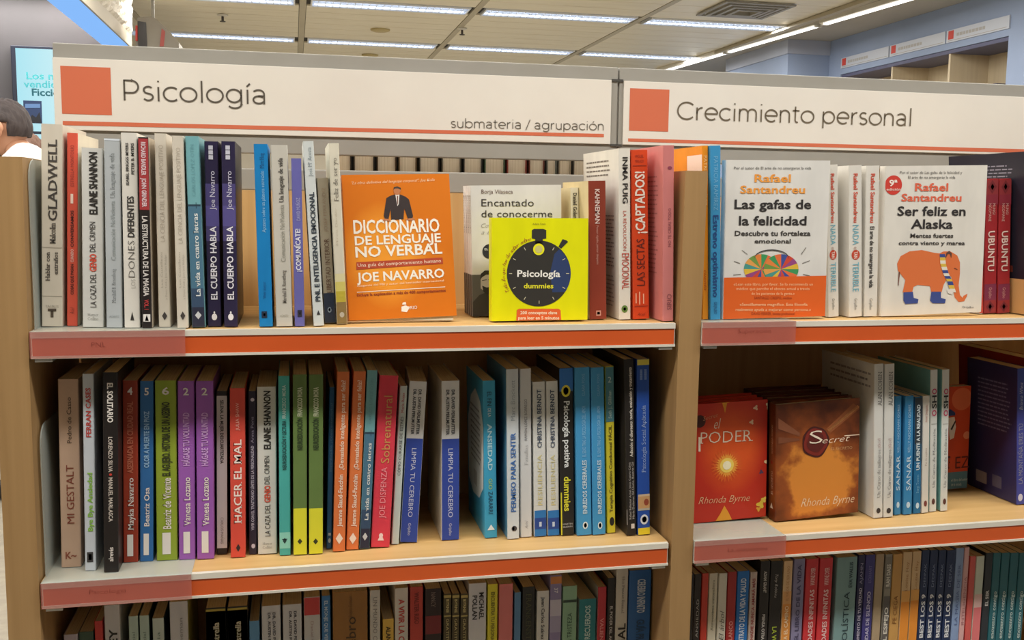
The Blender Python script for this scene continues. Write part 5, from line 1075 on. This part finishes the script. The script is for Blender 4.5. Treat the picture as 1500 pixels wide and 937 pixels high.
low(Z3, 'books on the lower shelf of the left bay', .075, [
 (93, 114, 930, (200, 192, 204), 'short lilac-grey spine, leftmost on the lower shelf'),
 (115, 137, 926, (60, 86, 70), 'short dark green spine near the left of the lower shelf'),
 (138, 150, 910, (206, 60, 56), 'short red spine on the lower shelf beside a taller white one'),
 (152, 175, 887, (206, 204, 206), 'pale grey spine with bold black capitals, left part of lower shelf', {'t': [('EL REY', 920, 980, .5, K, 'u', .55, 'b')], 'front': (200, 198, 196)}),
 (188, 202, 903, (184, 204, 194), 'pale mint spine, first of the set of three', {'t': [('Inteligencia social', 925, 1000, .3, (120, 140, 130), 'u', .5, 'n')], 'front': (60, 84, 74)}),
 (204, 218, 902, (184, 204, 194), 'pale mint spine, middle of the set of three', {'t': [('Inteligencia social', 925, 1000, .3, (120, 140, 130), 'u', .5, 'n')], 'front': (60, 84, 74)}),
 (223, 240, 906, (196, 208, 200), 'pale mint spine, last and widest of the set of three', {'t': [('Inteligencia', 925, 1000, .3, (120, 140, 130), 'u', .5, 'n')], 'front': (50, 70, 64)}),
 (248, 275, 882, (206, 204, 208), 'wide plain white-grey spine before the gold-bordered black pair', {'t': [('Kahneman', 905, 960, .2, (150, 148, 150), 'u', .6, 'n')], 'front': (196, 184, 90)}),
 (301, 331, 891, (48, 42, 36), 'black spine with gold border, left of the pair', {'b': [(893, 1090, (176, 156, 60)), (896, 1088, (48, 42, 36))], 't': [('Estrella', 912, 945, .3, (214, 206, 180), 'u', .5, 'S')]}),
 (333, 363, 889, (48, 42, 36), 'black spine with gold border, right of the pair', {'b': [(891, 1090, (176, 156, 60)), (894, 1088, (48, 42, 36))], 't': [('Estrella', 910, 943, .3, (214, 206, 180), 'u', .5, 'S')]}),
 (365, 380, 910, (96, 150, 196), 'short slate-blue spine right of the gold-bordered pair'),
 (383, 411, 888, (212, 212, 216), 'white spine with two small dark author lines, left twin', {'t': [('DR. DAVID PERLMUTTER', 898, 975, .14, (70, 70, 80), 'd', .66, 'b'), ('DR. AUSTIN PERLMUTTER', 898, 975, .14, (70, 70, 80), 'd', .4, 'b')]}),
 (414, 442, 886, (212, 212, 216), 'white spine with two small dark author lines, right twin', {'t': [('DR. DAVID PERLMUTTER', 896, 973, .14, (70, 70, 80), 'd', .66, 'b'), ('DR. AUSTIN PERLMUTTER', 896, 973, .14, (70, 70, 80), 'd', .4, 'b')]}),
 (445, 469, 875, (208, 206, 206), 'white spine with a red head beside the slim blue spine', {'b': [(876, 901, (200, 66, 66))], 't': [('Daniel Goleman', 910, 970, .18, (170, 150, 150), 'd', .5, 'n')]}),
 (471, 484, 873, (66, 128, 190), 'slim blue spine with pale capitals touching the wide ochre book', {'t': [('EL MONJE QUE VENDIÓ SU FERRARI', 880, 990, .36, (190, 212, 230), 'd', .5, 'b')]}),
 (487, 539, 868, (158, 110, 50), 'very wide ochre brown book with dark lettering', {'t': [('El cerebro', 905, 1000, .28, (78, 56, 28), 'u', .52, 'n'), ('Rojas Estapé', 875, 905, .1, (130, 88, 40), 'u', .5, 'n')]}),
 (542, 557, 865, (214, 210, 204), 'slim white spine with grey capitals right of the ochre book', {'t': [('UN MUNDO CRUEL', 875, 960, .4, (140, 136, 132), 'd', .5, 'n')]}),
 (561, 577, 907, (232, 190, 84), 'short yellow-orange spine with dark writing', {'t': [('ALAN WATTS', 918, 970, .4, (70, 56, 30), 'd', .5, 'b')]}),
 (578.5, 598, 862, (222, 216, 208), 'white spine with red capital letters on the lower shelf', {'t': [('A VIVIR LA CIENCIA', 878, 975, .42, (196, 70, 60), 'd', .5, 'b')]}),
 (601, 620, 860, (196, 70, 60), 'brick red spine with darker writing right of the red-lettered white', {'t': [('WALTER RISO', 868, 915, .34, (130, 40, 36), 'd', .5, 'b')]}),
 (623, 647, 863, (50, 34, 34), 'black-maroon spine with a dull red picture', {'b': [(903, 930, (124, 40, 44))], 't': [('NANCY', 868, 890, .26, (170, 150, 140), 'd', .5, 's')]}),
 (650, 661.5, 870, (84, 74, 50), 'black and gold spine, left of three alike', {'b': [(872, 876, (190, 170, 100)), (902, 904, (190, 170, 100))], 't': [('BYRNE', 878, 898, .36, (206, 190, 130), 'd', .5, 'b'), ('GRATITUD', 907, 950, .36, (206, 190, 130), 'd', .5, 'n')]}),
 (662.5, 673.5, 870, (84, 74, 50), 'black and gold spine, middle of three alike', {'b': [(872, 876, (190, 170, 100)), (902, 904, (190, 170, 100))], 't': [('BYRNE', 878, 898, .36, (206, 190, 130), 'd', .5, 'b'), ('GRATITUD', 907, 950, .36, (206, 190, 130), 'd', .5, 'n')]}),
 (675, 686, 870, (84, 74, 50), 'black and gold spine, right of three alike', {'b': [(872, 876, (190, 170, 100)), (902, 904, (190, 170, 100))], 't': [('BYRNE', 878, 898, .36, (206, 190, 130), 'd', .5, 'b'), ('GRATITUD', 907, 950, .36, (206, 190, 130), 'd', .5, 'n')]}),
 (687, 713, 855, (220, 220, 226), 'wide white spine with two lines of black capitals', {'t': [('MICHAEL', 869, 909, .26, (50, 50, 56), 'd', .72, 'b'), ('POLLAN', 873, 909, .26, (50, 50, 56), 'd', .34, 'b')]}),
 (715, 729.5, 856, (232, 222, 60), 'bright yellow spine with olive capitals next to the pink one', {'t': [('ENCUENTRA TU PERSONA VITAMINA', 868, 970, .36, (130, 124, 40), 'd', .5, 'b')]}),
 (731.5, 752, 856, (226, 130, 130), 'salmon pink spine right of the bright yellow one'),
 (754, 763.5, 868, (96, 140, 184), 'slim steel-blue spine beside the salmon pink one'),
 (766, 784, 860, (44, 44, 42), 'black spine with olive lettering between slim blue and white spines', {'t': [('FRANKENSTEIN', 870, 960, .42, (90, 92, 60), 'd', .5, 's')]}),
 (787, 805, 866, (224, 224, 222), 'white spine with dark small writing left of the lilac spine', {'t': [('Juan Carlos Suárez', 875, 940, .26, (80, 80, 84), 'd', .5, 'b')]}),
 (806.5, 823.5, 843, (150, 140, 184), 'lilac watercolour spine with an orange head', {'b': [(845, 856, (214, 140, 80)), (880, 905, (200, 196, 214)), (905, 930, (170, 164, 196))], 't': [('37', 862, 870, .3, (230, 226, 236), 'd', .5, 'b')]}),
 (825, 846, 859, (150, 190, 160), 'sage green spine with small dark drawing marks', {'b': [(880, 884, (50, 70, 60))], 't': [('LA TRISTEZA', 900, 950, .3, (60, 90, 76), 'u', .5, 'n')]}),
 (849, 874, 878, (44, 132, 142), 'short teal spine with pale capitals right of the sage green one', {'t': [('TIEMPO DE RECUERDOS', 888, 990, .3, (190, 220, 220), 'u', .5, 'b')], 'back': (196, 200, 196)}),
 (876.5, 889, 860, (200, 56, 70), 'slim crimson spine with a pale edge', {'t': [('VALIENTES', 908, 960, .4, (230, 150, 150), 'd', .5, 'b')], 'back': (206, 204, 200)}),
 (891, 902, 847, (40, 36, 38), 'slim black spine left of the cream spine with black capitals', {'t': [('EL PODER DEL AHORA', 890, 960, .36, (200, 196, 196), 'd', .5, 'b')], 'back': (60, 66, 62)}),
 (903.5, 921, 833, (212, 208, 200), 'tall cream spine with bold black capitals low down', {'t': [('Elsa Punset Bannel', 846, 902, .22, (90, 86, 84), 'd', .6, 's'), ('SOCIAL', 918, 990, .6, (46, 42, 42), 'u', .55, 'b')]}),
 (922.5, 955, 836, (48, 106, 178), 'wide royal blue spine with white capitals at the right end', {'t': [('CEREBRO INFINITO', 850, 902, .34, (196, 214, 236), 'd', .55, 'c'), ('GUÍA PRÁCTICA', 913, 975, .34, (40, 76, 116), 'd', .55, 'c')]}),
])
P4 = [(1351.5, 1362.5), (1363.5, 1375), (1376, 1387), (1388, 1400.5)]; T4 = [(1456, 1467), (1468, 1480), (1481, 1493), (1494, 1506)]
low(Z3, 'books on the lower shelf of the right bay', .055, [
 (1001, 1017, 842, (44, 40, 40), 'black spine half hidden behind the divider panel, lower shelf', {'t': [('SOLEDAD', 885, 940, .3, (170, 166, 160), 'u', .6, 'n')]}),
 (1018, 1028, 841, (46, 38, 38), 'slim black spine with a white line before the red one', {'b': [], 't': [('ANSIEDAD', 880, 940, .36, (180, 176, 170), 'u', .55, 'n')], 'back': (200, 196, 190)}),
 (1029, 1038.5, 840, (206, 66, 50), 'slim red-orange spine near the divider panel'),
 (1039.5, 1052, 840, (220, 212, 190), 'cream spine with tiny green-grey writing', {'t': [('Autoestima automática', 850, 930, .3, (96, 100, 80), 'u', .5, 's')]}),
 (1053.5, 1066, 840, (224, 220, 206), 'cream spine with black brush lettering', {'t': [('El árbol', 898, 945, .55, (50, 48, 44), 'u', .5, 'i')]}),
 (1067, 1080, 838, (172, 46, 46), 'dark red spine between cream and bright blue spines', {'t': [('O BLANCO', 915, 960, .4, (220, 150, 140), 'u', .5, 'b')]}),
 (1081, 1098.5, 837, (34, 116, 196), 'bright blue spine with white condensed capitals', {'t': [('CONTRATO DE LA VIDA Y SALUD', 848, 960, .42, (206, 222, 240), 'u', .5, 'c')]}),
 (1100, 1110, 838, (206, 186, 176), 'slim greyish pink spine left of two black ones', {'t': [('NADIE NUNCA AMARÁ MÁS', 848, 945, .4, (160, 70, 70), 'u', .5, 'b')], 'front': (200, 190, 160)}),
 (1115, 1129, 822, (42, 38, 38), 'black spine with small white words, left of two', {'t': [('ADAM GRANT', 838, 872, .3, (200, 196, 190), 'd', .5, 'b'), ('PIENSA OTRA VEZ', 906, 960, .3, (200, 196, 190), 'd', .5, 'b')]}),
 (1130, 1147.5, 822, (40, 36, 36), 'black spine with italic white name, right of two', {'t': [('Tony Robbins', 843, 880, .24, (206, 200, 196), 'd', .5, 'i'), ('LA VOZ', 926, 960, .36, (170, 190, 60), 'd', .5, 'b')]}),
 (1149, 1162, 822, (232, 196, 150), 'cream-to-orange spine beside the right black one', {'b': [(870, 890, (226, 170, 110)), (890, 1090, (226, 150, 70))], 't': [('EL VALOR DE SER UNO', 830, 885, .3, (196, 140, 90), 'u', .5, 'n'), ('DISFRUTA EL CAMINO', 893, 980, .4, (250, 220, 180), 'u', .5, 'b')]}),
 (1164, 1180, 819, (140, 136, 172), 'grey-violet spine left of the two tomato red ones', {'t': [('EL LIBRO DE LA VIDA', 828, 950, .34, (80, 76, 110), 'u', .5, 'b')]}),
 (1182, 1200, 819, (212, 56, 64), 'tomato red spine with white words, left of the two', {'t': [('POSIBILIDADES INFINITAS', 868, 990, .34, (240, 200, 200), 'u', .55, 'b'), ('WAYNE DYER', 833, 861, .34, (240, 190, 190), 'u', .55, 'b')]}),
 (1202, 1221, 818, (212, 56, 64), 'tomato red spine with white words, right of the two', {'t': [('POSIBILIDADES INFINITAS', 868, 990, .34, (240, 200, 200), 'u', .55, 'b'), ('WAYNE DYER', 833, 861, .34, (240, 190, 190), 'u', .55, 'b')]}),
 (1227, 1257, 817, (126, 160, 162), 'wide grey-teal spine with large dark capitals', {'t': [('HOLÍSTICA', 873, 965, .26, (40, 66, 74), 'u', .55, 'n'), ('EVA WALLIS', 825, 866, .16, (50, 76, 84), 'u', .7, 'b')]}),
 (1258.5, 1268, 813, (40, 42, 82), 'slim navy spine right of the wide grey-teal one', {'t': [('MOMENTO DE TU VERDAD', 866, 960, .4, (190, 186, 210), 'u', .5, 'b'), ('AJAHN', 826, 860, .4, (150, 146, 180), 'u', .5, 'n')]}),
 (1269, 1283, 813, (66, 62, 132), 'indigo spine with pale lettering beside the tan one', {'t': [('OLVIDAR DE SILENCIO', 872, 970, .34, (190, 186, 220), 'u', .5, 'b'), ('ECKHART', 830, 858, .3, (120, 116, 176), 'u', .5, 'n')]}),
 (1284, 1296, 812, (176, 156, 128), 'plain tan spine right of the indigo one'),
 (1298, 1308, 812, (150, 146, 136), 'grey framed spine with white capitals on its two blocks', {'b': [(816, 868, (130, 126, 118)), (880, 1080, (96, 92, 90))], 't': [('RAM DASS', 828, 864, .5, (220, 216, 206), 'u', .5, 'c'), ('EL ESPEJO', 898, 960, .5, (220, 216, 206), 'u', .5, 'c')]}),
 (1309, 1323, 812, (206, 158, 90), 'tan-gold spine with brown capitals, left of orange-footed pair', {'t': [('FE CIEGA', 880, 925, .4, (140, 90, 40), 'u', .5, 'n')]}),
 (1324, 1337, 809, (222, 190, 146), 'cream spine with glowing orange foot, left of the pair', {'b': [(872, 890, (230, 170, 90)), (890, 1090, (232, 146, 50))], 't': [('Louise Hay', 825, 872, .3, (190, 140, 90), 'u', .5, 'n')]}),
 (1338, 1350.5, 808, (222, 190, 146), 'cream spine with glowing orange foot, right of the pair', {'b': [(870, 888, (230, 170, 90)), (888, 1090, (232, 146, 50))], 't': [('Louise Hay', 823, 870, .3, (190, 140, 90), 'u', .5, 'n')]}),
]+[(a, b, 806, (34, 52, 92), 'navy spine with white capitals, %s of four alike' % n_, {'t': [('BEST LOS 9', 878, 950, .46, (220, 224, 232), 'u', .5, 'c'), ('DEEPAK', 828, 866, .3, (120, 136, 170), 'u', .5, 'n')]}) for (a, b), n_ in zip(P4, ('first', 'second', 'third', 'last'))]+[
 (1401.5, 1413, 803, (140, 164, 206), 'light blue spine next to the four navy ones', {'t': [('LA MAGIA DE SER', 830, 930, .36, (90, 110, 160), 'u', .5, 'n')]}),
 (1413.7, 1421, 802, (222, 176, 176), 'very slim pale pink spine beside the light blue one', {'t': [('INTELIGENCIA', 850, 930, .5, (180, 120, 124), 'u', .5, 'n')]}),
 (1422, 1430.5, 815, (214, 96, 92), 'slim rose red spine left of the white-to-pink one'),
 (1431.2, 1443, 815, (206, 214, 200), 'pale spine fading to pink at its foot', {'b': [(878, 900, (226, 190, 186)), (900, 1090, (224, 120, 124))]}),
 (1445, 1455.3, 810, (44, 50, 58), 'slim charcoal spine before the row of teal ones', {'t': [('EL SER', 872, 898, .4, (220, 220, 220), 'u', .5, 'b')]}),
]+[(a, b, 810, (40, 104, 116), 'dark teal spine, %s of four alike at the right edge' % n_, {'t': [('Un encuentro contigo', 874, 970, .42, (196, 216, 214), 'u', .5, 'S')]}) for (a, b), n_ in zip(T4, ('first', 'second', 'third', 'last'))])
